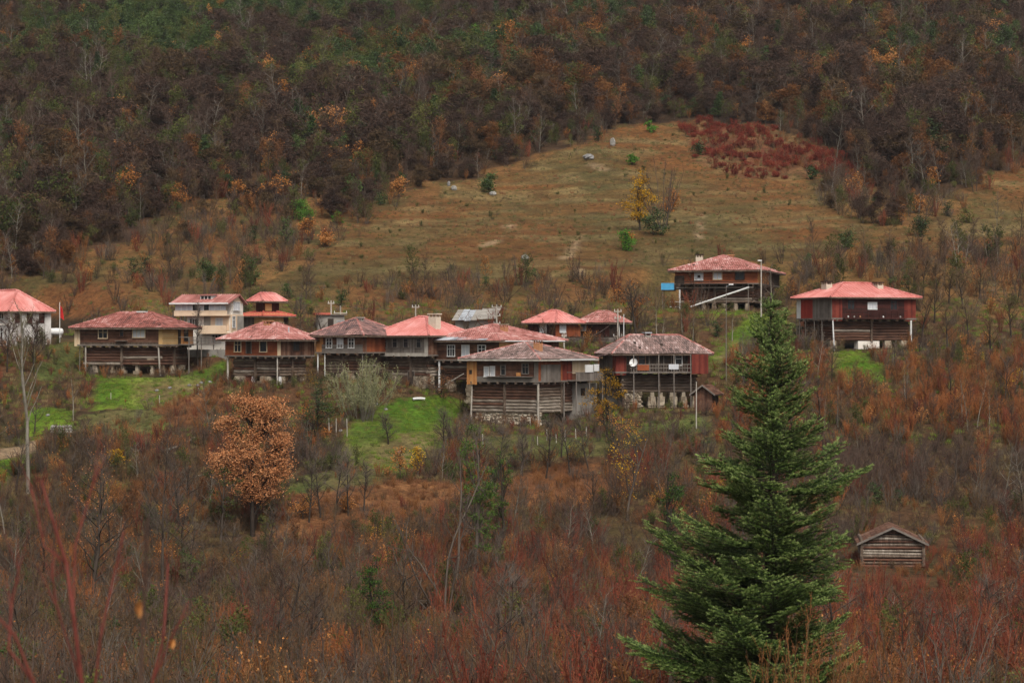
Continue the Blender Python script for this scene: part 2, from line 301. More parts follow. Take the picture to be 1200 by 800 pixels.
# ------------------------------------------------------------------ HOUSES
PX = lambda D: FPX / D
class House:
    """near corner at the origin; front face F along -x (y=0), side face S along +y (x=0)"""
    def __init__(s, name, label, xc, yb, xl, xr, th, group='timber village houses', cat='house', pad=.75, yoff=0.0, D=None):
        if D is None:
            s.loc = gp(xc, yb)
        else:
            s.loc = Vector(((xc - 600) / FPX * D, D, (400 - yb) / FPX * D))
        s.D = s.loc.y; s.s = PX(s.D); s.th = R(th)
        s.w = s.along('F', xl); s.d = s.along('S', xr)
        s.yb = yb
        s.o = empty(name, s.loc, -s.th); tag(s.o, label, cat, group)
        s.rng = random.Random(int(xc * 7 + yb))
        cx, cy = s.wxy(-s.w / 2, s.d / 2)
        if pad: PADS.append((cx, cy, math.hypot(s.w, s.d) / 2 + .5, s.loc.z + .05, pad))
    def along(s, face, px):   # distance from the near corner along a face to where photo column px falls
        k = (px - 600) / FPX; c, n = math.cos(s.th), math.sin(s.th)
        return (s.loc.x - k * s.D) / (c + k * n) if face == 'F' else (k * s.D - s.loc.x) / (n - k * c)
    def z(s, py): return (s.yb - py) / s.s           # photo row -> local height
    def wxy(s, x, y):
        c, n = math.cos(-s.th), math.sin(-s.th)
        return s.loc.x + c * x - n * y, s.loc.y + n * x + c * y
    def gz(s, x, y):
        X, Y = s.wxy(x, y); return float(hgt(X, Y)) - s.loc.z
    def T(s, face, off=0.0):
        if face == 'F': return lambda u, n, z: (-s.w + u, -n - off, z)
        if face == 'S': return lambda u, n, z: (n + off, u, z)
        if face == 'B': return lambda u, n, z: (-u, s.d + n + off, z)
        return lambda u, n, z: (-s.w - n - off, s.d - u, z)
    def flen(s, face): return s.w if face in 'FB' else s.d
    def core(s, name, z0, z1, mat, inset=0.06, x0=None, x1=None, y0=None, y1=None):
        m = MB(); m.box(-s.w + inset if x0 is None else x0, -inset if x1 is None else x1, inset if y0 is None else y0, s.d - inset if y1 is None else y1, z0, z1)
        return m.build(name, M[mat], s.o)
    def boards(s, face, u0, u1, z0, z1, mat, dirn='h', step=.2, off=0.0, name='board_cladding'):
        T = s.T(face, off); L_ = s.flen(face); u0 *= L_; u1 *= L_; m = MB(); rng = s.rng
        if dirn == 'h':
            n = max(1, int((z1 - z0) / step)); h_ = (z1 - z0) / n
            for i in range(n):
                u = u0
                while u < u1 - .01:
                    e = min(u1, u + rng.uniform(2.0, 4.0))
                    if u1 - e < .6: e = u1
                    j = rng.uniform(0, .02); m.box(u + .004, e - .004, -.05, .03 + j, z0 + i * h_, z0 + (i + 1) * h_ - .025, T); u = e
        else:
            n = max(1, int((u1 - u0) / step)); w_ = (u1 - u0) / n
            for i in range(n):
                j = rng.uniform(0, .025); m.box(u0 + i * w_ + .008, u0 + (i + 1) * w_ - .008, -.05, .03 + j, z0 + rng.uniform(-.06, .0), z1, T)
        return m.build(name, M[mat], s.o, kind='stuff')
    def window(s, face, uc, zc, w, h, frame='white', pane='glass', cols=2, rows=2, off=0.0, label=None, depth=.1):
        """window -> pane(s), glazing bars"""
        T = s.T(face, off); u = uc * s.flen(face); f = .09
        m = MB()
        m.box(u - w / 2 - f, u + w / 2 + f, .03, depth + .02, zc + h / 2, zc + h / 2 + f, T); m.box(u - w / 2 - f, u + w / 2 + f, .03, depth + .06, zc - h / 2 - f, zc - h / 2, T)
        m.box(u - w / 2 - f, u - w / 2, .03, depth, zc - h / 2, zc + h / 2, T); m.box(u + w / 2, u + w / 2 + f, .03, depth, zc - h / 2, zc + h / 2, T)
        fr = m.build('window', M[frame], s.o, label=label)
        # panes
        for c in range(cols):
            pw = w / cols; p = MB(); p.box(u - w / 2 + c * pw + .025, u - w / 2 + (c + 1) * pw - .025, .03, .062, zc - h / 2, zc + h / 2, T); p.build('pane', M[pane], fr)
        b = MB()
        for c in range(1, cols): b.box(u - w / 2 + c * w / cols - .03, u - w / 2 + c * w / cols + .03, .03, depth - .01, zc - h / 2, zc + h / 2, T)
        if rows > 1:
            for c in range(cols): b.box(u - w / 2 + c * w / cols + .03, u - w / 2 + (c + 1) * w / cols - .03, .03, depth - .015, zc + h * .18 - .025, zc + h * .18 + .025, T)
        if b.v: b.build('glazing_bars', M[frame], fr)
        return fr
    def logs(s, z0, z1, inset=(.8, .8), mat='log', step=.34, faces='FS', bleach=.2, split=.5):
        """log storey: recessed dark core and one object per log; vertical bond posts between bays"""
        iw, idp = inset
        X0, X1, Y0, Y1 = -s.w + iw, -iw, idp, s.d - idp
        m = MB(); m.box(X0 + .12, X1 - .12, Y0 + .12, Y1 - .12, z0, z1 + .02); m.build('lower_wall', M['dark'], s.o)
        n = max(3, round((z1 - z0) / step)); h_ = (z1 - z0) / n; rng = s.rng
        if not hasattr(House, 'logmesh'):
            House.logmesh = []
            for v in range(5):
                r_ = random.Random(v); lm = MB(); k = 7; st = 4; vs = []
                for a in range(st + 1):
                    cy, cz = r_.uniform(-.04, .04), r_.uniform(-.05, .05); rr = r_.uniform(.9, 1.05)
                    for i in range(k):
                        t = 2 * math.pi * i / k; vs.append((a / st, cy + .5 * rr * math.cos(t), cz + .5 * rr * math.sin(t)))
                fs = [tuple(range(k - 1, -1, -1)), tuple(range(st * k, st * k + k))]
                for a in range(st):
                    for i in range(k): j = (i + 1) % k; fs.append((a * k + i, a * k + j, (a + 1) * k + j, (a + 1) * k + i))
                me = bpy.data.meshes.new('log'); me.from_pydata(vs, [], fs); House.logmesh.append(me)
            House.logvar = {}
        for face in faces:
            a, b_ = ((X0, X1) if face == 'F' else (Y0, Y1))
            cuts = [a - .22, a + (b_ - a) * split, b_ + .22]
            for i in range(n):
                for c in range(2):
                    p, q = cuts[c], cuts[c + 1]
                    if i % 2 == (face == 'F'): 
                        if c == 0: p += .14
                        else: q -= .14
                    mt_ = 'logpale' if (i < n * .34 and rng.random() < bleach) or rng.random() < .03 else (mat if rng.random() < .8 else ('loggrey' if mat == 'log' else 'log')); key = (rng.randrange(5), mt_)
                    if key not in House.logvar:
                        me = House.logmesh[key[0]].copy(); me.materials.append(M[mt_]); House.logvar[key] = me
                    o = bpy.data.objects.new('log', House.logvar[key]); COL.objects.link(o); o.parent = s.o
                    zc = z0 + (i + .5) * h_ + rng.uniform(-.015, .015)
                    if face == 'F': o.location = (p, Y0 + rng.uniform(-.02, .03), zc); o.scale = (q - p, .26, h_ * 1.02)
                    else: o.location = (X1 + rng.uniform(-.03, .02), p, zc); o.rotation_euler = (0, 0, R(90)); o.scale = (q - p, .26, h_ * 1.02)
            bp = MB(); T = (lambda u, nn, z: (u, Y0 - nn, z)) if face == 'F' else (lambda u, nn, z: (X1 + nn, u, z))
            mid = cuts[1]; bp.box(mid - .13, mid + .13, .0, .24, z0 - .1, z1, T); bp.build('bond_post', M['loggrey'], s.o)
        return X0, X1, Y0, Y1
    def joists(s, z, inset, faces='FS', mat='loggrey', n=None):
        for face in faces:
            L_ = s.flen(face); T = s.T(face); n_ = n or int(L_ / 1.1); m = MB()
            for i in range(n_):
                u = (i + .5) * L_ / n_; m.box(u - .11, u + .11, -inset - .1, .06 + s.rng.uniform(0, .18), z - .3, z - .05, T)
            m.build('joist_ends', M[mat], s.o, kind='stuff')
    def deck(s, z, mat='grey', over=.1, name='floor_deck'):
        m = MB(); m.box(-s.w - over, over, -over, s.d + over, z - .1, z + .06); return m.build(name, M[mat], s.o)
    def post(s, x, y, z1, r=.09, mat='pale', zb=None, lean=0.0, name='post'):
        z0 = (s.gz(x, y) - .3) if zb is None else zb
        m = MB(); m.tube((x + lean, y, z0), (x, y, z1), r, r * .85, 7); return m.build(name, M[mat], s.o)
    def piers(s, z1, xs, inset, mat='stone', r=.38, face='F', shape='stone'):
        for u in xs:
            if face == 'F': x, y = -s.w + u * s.w, inset + .1
            else: x, y = -inset - .1, u * s.d
            g = s.gz(x, y) - .25; m = MB(); H = z1 - g
            if shape == 'stone':
                z = g; k = max(2, int(H / .42)); hh = H / k
                for i in range(k):
                    rr = r * (1.3 - .45 * i / k) * s.rng.uniform(.85, 1.15)
                    for q in range(2 if rr > .3 else 1):
                        o_ = (q - .5) * rr * .8 if rr > .3 else 0; c = (x + o_ * (face == 'F') + s.rng.uniform(-.08, .08), y + o_ * (face != 'F'), z + hh / 2)
                        e = [(c[0] + a * rr * s.rng.uniform(.5, .72), c[1] + b_ * rr * s.rng.uniform(.6, .9), c[2] + d * hh * s.rng.uniform(.44, .54)) for d in (-1, 1) for a, b_ in ((-1, -1), (1, -1), (1, 1), (-1, 1))]
                        m.box8(e)
                    z += hh
            else:
                m.tube((x, y, g), (x, y, z1), r * .8, r * .65, 9)
            m.build('pier', M[mat], s.o, smooth=False)
    def stones(s, face, u0, u1, z0, z1, inset, sz=.22, mat='stone', name='rubble_wall'):
        T = s.T(face, -inset); L_ = s.flen(face); m = MB(); m.box(u0 * L_, u1 * L_, -.5, -.08, z0, z1, T)
        u = u0 * L_
        z = z0
        while z < z1 - .05:
            h_ = sz * s.rng.uniform(.75, 1.2); u = u0 * L_ + s.rng.uniform(-.1, .1)
            while u < u1 * L_:
                w_ = sz * s.rng.uniform(.9, 2.0); c = T(min(u + w_ / 2, u1 * L_), -.08 + s.rng.uniform(-.04, .05), z + h_ / 2 + s.rng.uniform(-.09, .09))
                rock_mesh(s.rng, m, c, w_ * .55, w_ * .5, h_ * s.rng.uniform(.45, .75), 6); u += w_
            z += h_
        return m.build(name, M[mat], s.o, kind='stuff')
    def roof(s, ze, rise, ov=.7, mat='tile_red', kind='tile', ridge='auto', x0=None, x1=None, y0=None, y1=None, name='roof', hipmat=None, sag=.0, step=(.27, .42)):
        X0, X1 = (-s.w - ov if x0 is None else x0), (ov if x1 is None else x1)
        Y0, Y1 = (-ov if y0 is None else y0), (s.d + ov if y1 is None else y1)
        W_, D_ = X1 - X0, Y1 - Y0
        if ridge == 'auto': rl = abs(W_ - D_) if abs(W_ - D_) > 1.0 else 1.0
        else: rl = ridge
        cx, cy = (X0 + X1) / 2, (Y0 + Y1) / 2
        if W_ >= D_: A, B = Vector((cx - rl / 2, cy, ze + rise)), Vector((cx + rl / 2, cy, ze + rise))
        else: A, B = Vector((cx, cy - rl / 2, ze + rise)), Vector((cx, cy + rl / 2, ze + rise))
        c = [Vector((X0, Y0, ze)), Vector((X1, Y0, ze)), Vector((X1, Y1, ze)), Vector((X0, Y1, ze))]
        if W_ >= D_: planes = [(c[0], c[1], B, A), (c[1], c[2], B, B), (c[2], c[3], A, B), (c[3], c[0], A, A)]; hips = [(c[0], A), (c[1], B), (c[2], B), (c[3], A), (A, B)]
        else: planes = [(c[0], c[1], A, A), (c[1], c[2], B, A), (c[2], c[3], B, B), (c[3], c[0], A, B)]; hips = [(c[0], A), (c[1], A), (c[2], B), (c[3], B), (A, B)]
        m = MB(); t = .14
        top = [v for v in c] + [A, B]
        m.add([v - Vector((0, 0, .02)) for v in top] + [v - Vector((0, 0, t)) for v in c], [])
        F_ = [(0, 1, 5, 4), (1, 2, 5), (2, 3, 4, 5), (3, 0, 4)] if W_ >= D_ else [(0, 1, 4), (1, 2, 5, 4), (2, 3, 5), (3, 0, 4, 5)]
        m.f = F_ + [(0, 6, 7, 1), (1, 7, 8, 2), (2, 8, 9, 3), (3, 9, 6, 0), (9, 8, 7, 6)]
        rf = m.build(name, M['dark' if kind == 'tile' else mat], s.o)
        # fascia boards
        fm = MB()
        for i in range(4):
            a, b_ = c[i], c[(i + 1) % 4]; d = (b_ - a).normalized(); n_ = Vector((d.y, -d.x, 0))
            q = [a + n_ * .0 - Vector((0, 0, t + .04)), b_ - Vector((0, 0, t + .04)), b_ + n_ * .04 - Vector((0, 0, t + .04)), a + n_ * .04 - Vector((0, 0, t + .04))]
            up = Vector((0, 0, t + .035)); fm.box8([q[3], q[2], q[1], q[0]] + [v + up for v in (q[3], q[2], q[1], q[0])])
        fm.build('fascia', M[hipmat or 'loggrey'], rf)
        tm = MB(); rng = s.rng; su, sv = step
        ph = rng.uniform(0, 6)
        for (p, q, r_, l_) in planes:
            d = q - p; L_ = d.length; d.normalize()
            n_ = (q - p).cross(l_ - p).normalized(); up = n_.cross(d).normalized()
            H = (l_ - p).dot(up); lu, ru = (l_ - p).dot(d), (r_ - p).dot(d)
            if kind == 'tile':
                nv = max(2, int(H / sv)); dv = H / nv
                for j in range(nv):
                    va, vb = j * dv, (j + 1) * dv + .05; f = (j + .5) * dv / H
                    a, b_ = lu * f, L_ + (ru - L_) * f
                    nu = max(1, int((b_ - a) / su)); du = (b_ - a) / nu
                    for i in range(nu):
                        if rng.random() < .006: continue
                        u0, u1 = a + i * du + .01, a + (i + 1) * du - .01; um = (u0 + u1) / 2
                        h0 = .075 + rng.uniform(-.012, .02); h1 = .03; dz = rng.uniform(-.01, .01); tv = rng.uniform(-.02, .02)
                        P = lambda u, v, h: p + d * u + up * (v + tv) + n_ * (h + dz + .05 * math.sin(u * .9 + ph) * math.sin(v * .8 + ph) + .03)
                        vb_ = min(vb, H)
                        tm.add([P(u0, va - .03, h0 * .3), P(u0 + du * .25, va - .03, h0), P(u1 - du * .25, va - .03, h0), P(u1, va - .03, h0 * .3),
                                P(u0, vb_, 0), P(u0 + du * .25, vb_, h1), P(u1 - du * .25, vb_, h1), P(u1, vb_, 0)],
                               [(0, 1, 5, 4), (1, 2, 6, 5), (2, 3, 7, 6), (0, 3, 2, 1)])
            else:
                nu = max(2, int(L_ / .45)); du = L_ / nu
                for i in range(nu):
                    u = (i + .5) * du
                    vmax = H * (u / lu if (lu > 1e-3 and u < lu) else ((L_ - u) / (L_ - ru) if u > ru and L_ - ru > 1e-3 else 1.0))
                    if vmax < .3: continue
                    P = lambda uu, v, h: p + d * uu + up * v + n_ * h
                    w_ = .09
                    tm.add([P(u - w_, 0, -.01), P(u, 0, .05), P(u + w_, 0, -.01), P(u - w_, vmax, -.01), P(u, vmax, .05), P(u + w_, vmax, -.01)], [(0, 1, 4, 3), (1, 2, 5, 4), (0, 2, 1)])
        tm.build('roof_tiles' if kind == 'tile' else 'roof_ribs', M[mat], rf, kind='stuff')
        for a, b_ in hips:
            if (b_ - a).length < .3: continue
            hm = MB(); k = int((b_ - a).length / .45) + 1
            for i in range(k):
                if kind == 'tile' and rng.random() < .05: continue
                f0, f1 = i / k, min(1, (i + 1.12) / k); hm.tube(a.lerp(b_, f0) + Vector((0, 0, .05)), a.lerp(b_, f1) + Vector((0, 0, .03)), .13, .10, 6)
            hm.build('ridge_tiles', M[mat if not hipmat else 'tile_pink'], rf, kind='stuff')
        s.roofz = lambda x, y: ze + rise * min((x - X0) / (cx - X0 - (rl / 2 if W_ >= D_ else 0)), (X1 - x) / (X1 - cx - (rl / 2 if W_ >= D_ else 0)), (y - Y0) / (cy - Y0 - (0 if W_ >= D_ else rl / 2)), (Y1 - y) / (Y1 - cy - (0 if W_ >= D_ else rl / 2)), 1)
        return rf
    def chimney(s, x, y, ztop, w=.9, mat='creamch', cap='dark'):
        zb = s.roofz(x, y) - .35; m = MB(); m.box(x - w / 2, x + w / 2, y - w * .35, y + w * .35, zb, ztop - .38)
        ch = m.build('chimney', M[mat], s.o)
        l = MB()
        for a in (-1, 0, 1):
            for b_ in (-1, 1): l.box(x + a * w * .4 - .06, x + a * w * .4 + .06, y + b_ * w * .28 - .05, y + b_ * w * .28 + .05, ztop - .38, ztop - .12)
        l.build('cap_legs', M[mat], ch, kind='stuff')
        m = MB(); m.box(x - w / 2 - .1, x + w / 2 + .1, y - w * .35 - .08, y + w * .35 + .08, ztop - .12, ztop); m.build('cap', M[cap], ch)
    def balcony(s, face, u0, u1, z, out, mat='grey', rail=.95, posts=True, zroof=None, balusters=True, start=0.0, boards=False):
        T = s.T(face); L_ = s.flen(face); a, b_ = u0 * L_, u1 * L_
        m = MB(); m.box(a, b_, start, out, z - .12, z, T); m.build('balcony_deck', M[mat], s.o)
        m = MB()
        for hz in ((rail, rail * .55) if not boards else (rail,)): m.box(a, b_, out - .08, out - .02, z + hz - .08, z + hz, T)
        m.box(a, a + .06, start, out - .08, z + rail - .08, z + rail, T); m.box(b_ - .06, b_, start, out - .08, z + rail - .08, z + rail, T)
        if balusters:
            n = int((b_ - a) / (.16 if boards else .3)); ww = .07 if boards else .025
            for i in range(n):
                u = a + (i + .5) * (b_ - a) / n; m.box(u - ww, u + ww, out - .075, out - .035, z, z + rail - .08, T)
        m.build('railing', M[mat], s.o)
        if posts:
            n = max(2, int((b_ - a) / 2.2) + 1)
            for i in range(n):
                u = a + .08 + (b_ - a - .16) * i / (n - 1); x, y, _ = T(u, out - .1, 0)
                s.post(x, y, zroof if zroof else z + rail, r=.07, mat=mat)
    def bits(s, name, mat, boxes, face='F', label=None, kind=None):
        T = s.T(face); m = MB()
        for b_ in boxes: m.box(*b_, T)
        return m.build(name, M[mat], s.o, label=label, kind=kind)
    def door(s, face, uc, z0, w=.9, h=1.9, mat='dark', off=0):
        T = s.T(face, off); u = uc * s.flen(face); m = MB(); m.box(u - w / 2, u + w / 2, .03, .08, z0, z0 + h, T); dr = m.build('door', M[mat], s.o)
        m = MB(); m.box(u - w / 2 - .08, u - w / 2, .03, .11, z0, z0 + h + .08, T); m.box(u + w / 2, u + w / 2 + .08, .03, .11, z0, z0 + h + .08, T); m.box(u - w / 2, u + w / 2, .03, .11, z0 + h, z0 + h + .08, T)
        m.build('door_frame', M['grey'], dr)

houses = []
def prepare():   # houses are placed first (they cut benches into the hill), built afterwards
    H = {}
    H[2] = House('wooden_house', 'brown timber house with yellow board side wall, on pale stone piers above the lawn', 190, 441, 91, 226, 22)
    H[5] = House('wooden_house', 'red-roofed timber house with two windows, on round pale stones above the russet tree', 325, 452, 264, 368, 38)
    H[6] = House('wooden_house', 'timber house with three white windows and purple tile roof above the willow bush', 425, 446, 371, 470, 34)
    H[7] = House('wooden_house', 'timber house with grey plank upper storey and cream chimney on a bright red roof', 502, 448, 441, 549, 40)
    H[8] = House('wooden_house', 'timber house with three white windows and a pale metal strip along its eaves', 585, 463, 506, 655, 38)
    H[9] = House('wooden_house', 'front timber house with log storey over a pale rubble wall and an orange chimney', 631, 500, 548, 690, 36)
    H[10] = House('wooden_house', 'timber house with open gallery, red board ends and a white satellite dish', 722, 481, 707, 826, 74)
    H[13] = House('wooden_house', 'highest timber house with orange-brown boards and a small blue cabin at its left end', 888, 365, 791, 913, 15)
    H[14] = House('wooden_house', 'dark red timber house with bright pink metal roof and two cream chimneys', 975, 411, 934, 1073, 66)
    H[11] = House('wooden_house', 'small red-brown house with a four-sided pink roof and two white windows behind the others', 651, 402, 619, 680, 45, pad=.5)
    H[12] = House('wooden_house', 'small pink-roofed house in shadow beside the utility pole', 714, 402, 681, 733, 45, pad=.5)
    H[1] = House('white_house', 'stained white building with large pink hip roof and dark open bays', 12, 406, -115, 57, 45, group='masonry houses')
    H[3] = House('apartment_house', 'three-storey cream and peach house with white dormer and glazed top balcony', 270, 414, 219, 285, 20, group='masonry houses')
    H[4] = House('tiered_house', 'dark red house with two tiers of red roof beside the cream house', 308, 398, 286, 338, 42, group='masonry houses', pad=.4)
    return H
HS = prepare()

def wooden(h, eave, floor, logb, rise, roofmat, upper, inset=(.7, .7), ov=.75, logmat='log', kind='tile', joist=True, hipmat=None, split=.5, faces='FS', bleach=.2):
    ze, zf, zl = h.z(eave), h.z(floor), h.z(logb)
    h.ze, h.zf, h.zl = ze, zf, zl
    h.core('wall', zf, ze - .02, upper)
    h.deck(zf)
    h.logs(zl, zf - .3, inset, logmat, faces=faces, split=split, bleach=bleach)
    if joist: h.joists(zf, min(inset))
    h.roof(ze, rise, ov, roofmat, kind, hipmat=hipmat)
    return ze, zf, zl
def px2u(h, face, px):   # photo column -> fraction along a face
    return 1 - h.along('F', px) / h.w if face == 'F' else h.along('S', px) / h.d

def build_houses():
    # ---- house 2
    h = HS[2]; ze, zf, zl = wooden(h, 384, 404, 428, 1.75, 'tile_red', 'brown', (.6, .6))
    h.boards('F', .03, .96, zf + .3, ze, 'brown'); h.boards('F', .03, .96, zf + .05, zf + .3, 'loggrey', step=.12)
    h.boards('F', .0, .03, zf, ze, 'cream', 'v'); h.boards('F', .96, 1, zf - .15, ze, 'yellow', 'v')
    h.bits('side_panel', 'cream', [(-.35, .0, -.02, .12, zf - .15, ze - .1)])
    h.window('F', px2u(h, 'F', 121), h.z(391), 1.1, .95, frame='cream', pane='glass', cols=2, label='pale-framed window with dark panes')
    h.window('F', px2u(h, 'F', 163), h.z(390), 1.5, .95, frame='cream', pane='curtain', cols=3, rows=1, label='wide window with white curtains')
    h.window('F', px2u(h, 'F', 143), h.z(390), .45, .7, frame='brown', pane='glass', cols=1)
    h.bits('plant_shelf', 'grey', [(px2u(h, 'F', 137) * h.w, px2u(h, 'F', 150) * h.w, .03, .45, h.z(399) - .05, h.z(399) + .02)])
    h.boards('S', .0, .55, zf - .15, ze, 'yellow'); h.boards('S', .55, 1, zf, ze, 'orange', 'v')
    h.bits('wall_beam', 'dark', [(.5 * h.d, .58 * h.d, .03, .1, zf, ze)], 'S')
    h.window('S', .76, zf + 1.1, .8, 1.2, frame='dark', cols=1)
    h.balcony('S', .5, 1.35, zf + .1, 1.5, mat='grey', rail=.8)
    h.piers(zl, [.17, .36, .5, .66, .84], .85, r=.27); h.piers(zl, [.2, .5, .8], .6, face='S', r=.3)
    for u in (.09, .95): h.post(-h.w + u * h.w, .1, zf - .1, r=.11, lean=.25 if u > .5 else 0)
    h.post(-h.w + .02, .4, zf - .1, r=.05, mat='grey')
    h.chimney(-h.w * .42, h.d * .5, h.z(364), .85, 'stone', 'white')
    for q0, q1, qz in ((.2, .33, .05), (.38, .46, .05), (.62, .7, .05), (.8, .88, .5)): h.bits('stone_ledge', 'stone', [(q0 * h.w, q1 * h.w, -.75, -.5, zl + qz, zl + qz + .25)])
    h.bits('hatch', 'dark', [(.44 * h.w, .53 * h.w, -.85, -.62, zl - .1, zl + .75)])
    # ---- house 5
    h = HS[5]; ze, zf, zl = wooden(h, 398, 417, 441, 1.9, 'tile_pink', 'rust', (.7, .8), logmat='loggrey')
    h.boards('F', 0, 1, zf, ze, 'rust'); h.boards('S', .08, 1, zf, ze, 'brown', 'v'); h.boards('S', 0, .08, zf, ze, 'cream', 'v')
    h.window('F', px2u(h, 'F', 279), h.z(406), .95, 1.1, frame='cream', cols=2); h.window('F', px2u(h, 'F', 309), h.z(406), 1.0, 1.1, frame='cream', cols=1, rows=1, label='pale-framed window with one dark pane')
    h.door('F', px2u(h, 'F', 292), zf + .25, .7, 1.5)
    h.piers(zl, [.2], .9, r=.62); h.piers(zl, [.42], .9, shape='round', mat='white', r=.3); h.piers(zl, [.62, .72], .9, r=.4); h.piers(zl, [.93], .9, shape='round', mat='white', r=.26)
    h.piers(zl, [.3, .6, .85], .9, face='S', r=.34)
    h.post(-h.w + .3, .1, zf - .1, r=.13); h.post(-.1, .1, zf - .1, r=.08, mat='pale')
    h.window('S', .5, zf + 1.1, .9, .9, frame='dark', cols=2)
    h.chimney(-h.w * .47, h.d * .42, h.z(375), .9, 'brickch', 'brickch')
    m = MB(); m.tube((-h.w * .1, h.d * .45, h.roofz(-h.w * .1, h.d * .45) - .1), (-h.w * .1, h.d * .45, h.z(383)), .08, .08, 8); m.build('stove_pipe', M['tin'], h.o)
    # ---- house 6
    h = HS[6]; ze, zf, zl = wooden(h, 393, 413, 438, 1.95, 'tile_dark', 'brown', (.8, .8), logmat='loggrey', hipmat='loggrey')
    h.boards('F', 0, .15, zf, ze, 'orange', 'v'); h.boards('F', .15, 1, zf + .9, ze, 'brown'); h.boards('F', .12, 1, zf, zf + .9, 'grey', step=.2, off=.03); h.boards('S', 0, .1, zf, ze, 'brown', 'v'); h.boards('S', .1, 1, zf, ze, 'rust', 'v')
    for px in (386, 399, 412): h.window('F', px2u(h, 'F', px), h.z(402), .72, 1.0, pane='glass' if px != 399 else 'curtain', cols=2)
    h.piers(zl, [.15, .4, .65, .9], .8, r=.35)
    h.post(-h.w + .1, .1, zf - .1, mat='white', r=.09); h.post(-h.w + 1.1, .1, zf - .1, mat='white', r=.06); h.post(-.1, .1, zf - .1, mat='grey', r=.08)
    h.chimney(-h.w * .85, h.d * .5, h.z(375), 1.0, 'creamch', 'tin'); h.chimney(-h.w * .4, h.d * .42, h.z(371), .6, 'concrete', 'concrete')
    # ---- house 7
    h = HS[7]; ze, zf, zl = wooden(h, 393, 416, 441, 2.1, 'metal_red', 'grey', (.75, .75), logmat='loggrey', kind='metal', split=.62)
    h.boards('F', 0, 1, zf, ze, 'grey', 'v', step=.22); h.boards('S', 0, 1, zf, ze, 'brown', 'v')
    h.bits('frame_beam', 'pale', [(-.02, .5, .05, .12, zf - .1, ze - .1), (.52, h.w, .06, .14, zf - .15, zf + .22), (h.w - .5, h.w - .05, .06, .13, zf + .24, ze - .1), (.52, h.w - .55, .05, .09, ze - .3, ze - .12)])
    for px in (451, 463, 476, 491): h.window('F', px2u(h, 'F', px), h.z(402), .62, .9, frame='grey', cols=1)
    h.piers(zl, [.25, .72, .9], .75, r=.45); h.stones('F', .72, .97, -.4, zl, .75)
    h.chimney(-1.2, h.d * .35, h.z(367), 1.15, 'creamch', 'creamch')
    h.door('F', .6, zl - .9, .9, 1.4, off=-.7)
    # ---- house 8
    h = HS[8]; ze, zf, zl = wooden(h, 399, 422, 446, 1.75, 'tile_pink', 'brown', (.9, .9))
    h.boards('F', .04, 1, zf, ze, 'brown', step=.17); h.boards('F', 0, .04, zf, ze, 'cream', 'v'); h.boards('S', 0, .5, zf, ze, 'yellow', 'v'); h.boards('S', .5, 1, zf, ze, 'brown', 'v')
    for px in (529, 546, 565): h.window('F', px2u(h, 'F', px), h.z(411), .95, 1.15, pane='curtain' if px == 546 else 'glass', cols=3 if px == 529 else 2)
    m = MB()
    for i in range(9):
        u0, u1 = -h.w - .8 + i * (h.w + 1.6) / 9 * .82, -h.w - .8 + (i + 1) * (h.w + 1.6) / 9 * .82
        q = 1.05 if i < 6 else .5
        sl = 1.75 / (h.d / 2 + .75)
        m.add([(u0 + .01, -.83, ze + .08), (u1 - .01, -.83, ze + .08), (u1 - .01, -.83 + q, ze + .1 + q * sl), (u0 + .01 + min(q, .9) * (i == 0), -.83 + q, ze + .1 + q * sl),
               (u0 + .01, -.83, ze + .05), (u1 - .01, -.83, ze + .05), (u1 - .01, -.83 + q, ze + .07 + q * sl), (u0 + .01 + min(q, .9) * (i == 0), -.83 + q, ze + .07 + q * sl)],
              [(0, 1, 2, 3), (7, 6, 5, 4), (0, 4, 5, 1), (1, 5, 6, 2), (2, 6, 7, 3), (3, 7, 4, 0)])
    m.build('eave_flashing', M['tin'], h.o, label='pale sheet-metal strip along the front eave')
    h.bits('gutter', 'white', [(.02, h.d, .76, .86, ze - .1, ze + .02)], 'S')
    h.chimney(-h.w * .25, h.d * .36, h.z(379), .75, 'brickch', 'stone')
    h.post(-h.w + 1.0, .1, zf - .1, r=.13, mat='white'); h.post(-h.w + .75, .4, zf - .1, r=.06, mat='pale')
    h.piers(zl, [.2, .5], .9, r=.4)
    m = MB(); x0 = -h.w + .6; m.tube((x0, -.6, .2), (x0 + 4.2, -.3, 2.3), .06, .06, 6); m.build('leaning_pole', M['pale'], h.o)
    # ---- house 9
    h = HS[9]; ze, zf, zl = wooden(h, 421, 447, 484, 1.75, 'tile_grey', 'brown', (.45, .5), split=.5, hipmat='pale', bleach=.9)
    h.boards('F', .14, .93, zf + .5, ze, 'brown'); h.boards('F', .12, .95, zf, zf + .5, 'grey', step=.16, off=.05)
    h.boards('F', 0, .14, zf - .35, ze, 'orange', 'v', off=.1); h.boards('F', .94, 1, zf - .3, ze, 'grey', 'v')
    h.boards('S', 0, .46, zf - .05, ze, 'rust', 'v'); h.boards('S', .04, .42, zf - .05, ze - .55, 'grey', 'v', off=.06); h.boards('S', .46, .66, zf, ze, 'red', 'v'); h.boards('S', .66, 1, zf + .8, ze, 'cream', 'v')
    h.bits('hatch', 'dark', [(.035 * h.w, .075 * h.w, .14, .16, zf + .7, zf + 1.15)])
    h.window('F', px2u(h, 'F', 570.5), h.z(436), .5, .95, pane='curtain', cols=1); h.window('F', px2u(h, 'F', 577.5), h.z(435.5), .5, .95, pane='curtain', cols=1)
    h.window('F', px2u(h, 'F', 590), h.z(434), .5, .9, frame='grey', cols=1); h.window('F', px2u(h, 'F', 616), h.z(432), .75, 1.0, frame='grey', cols=2)
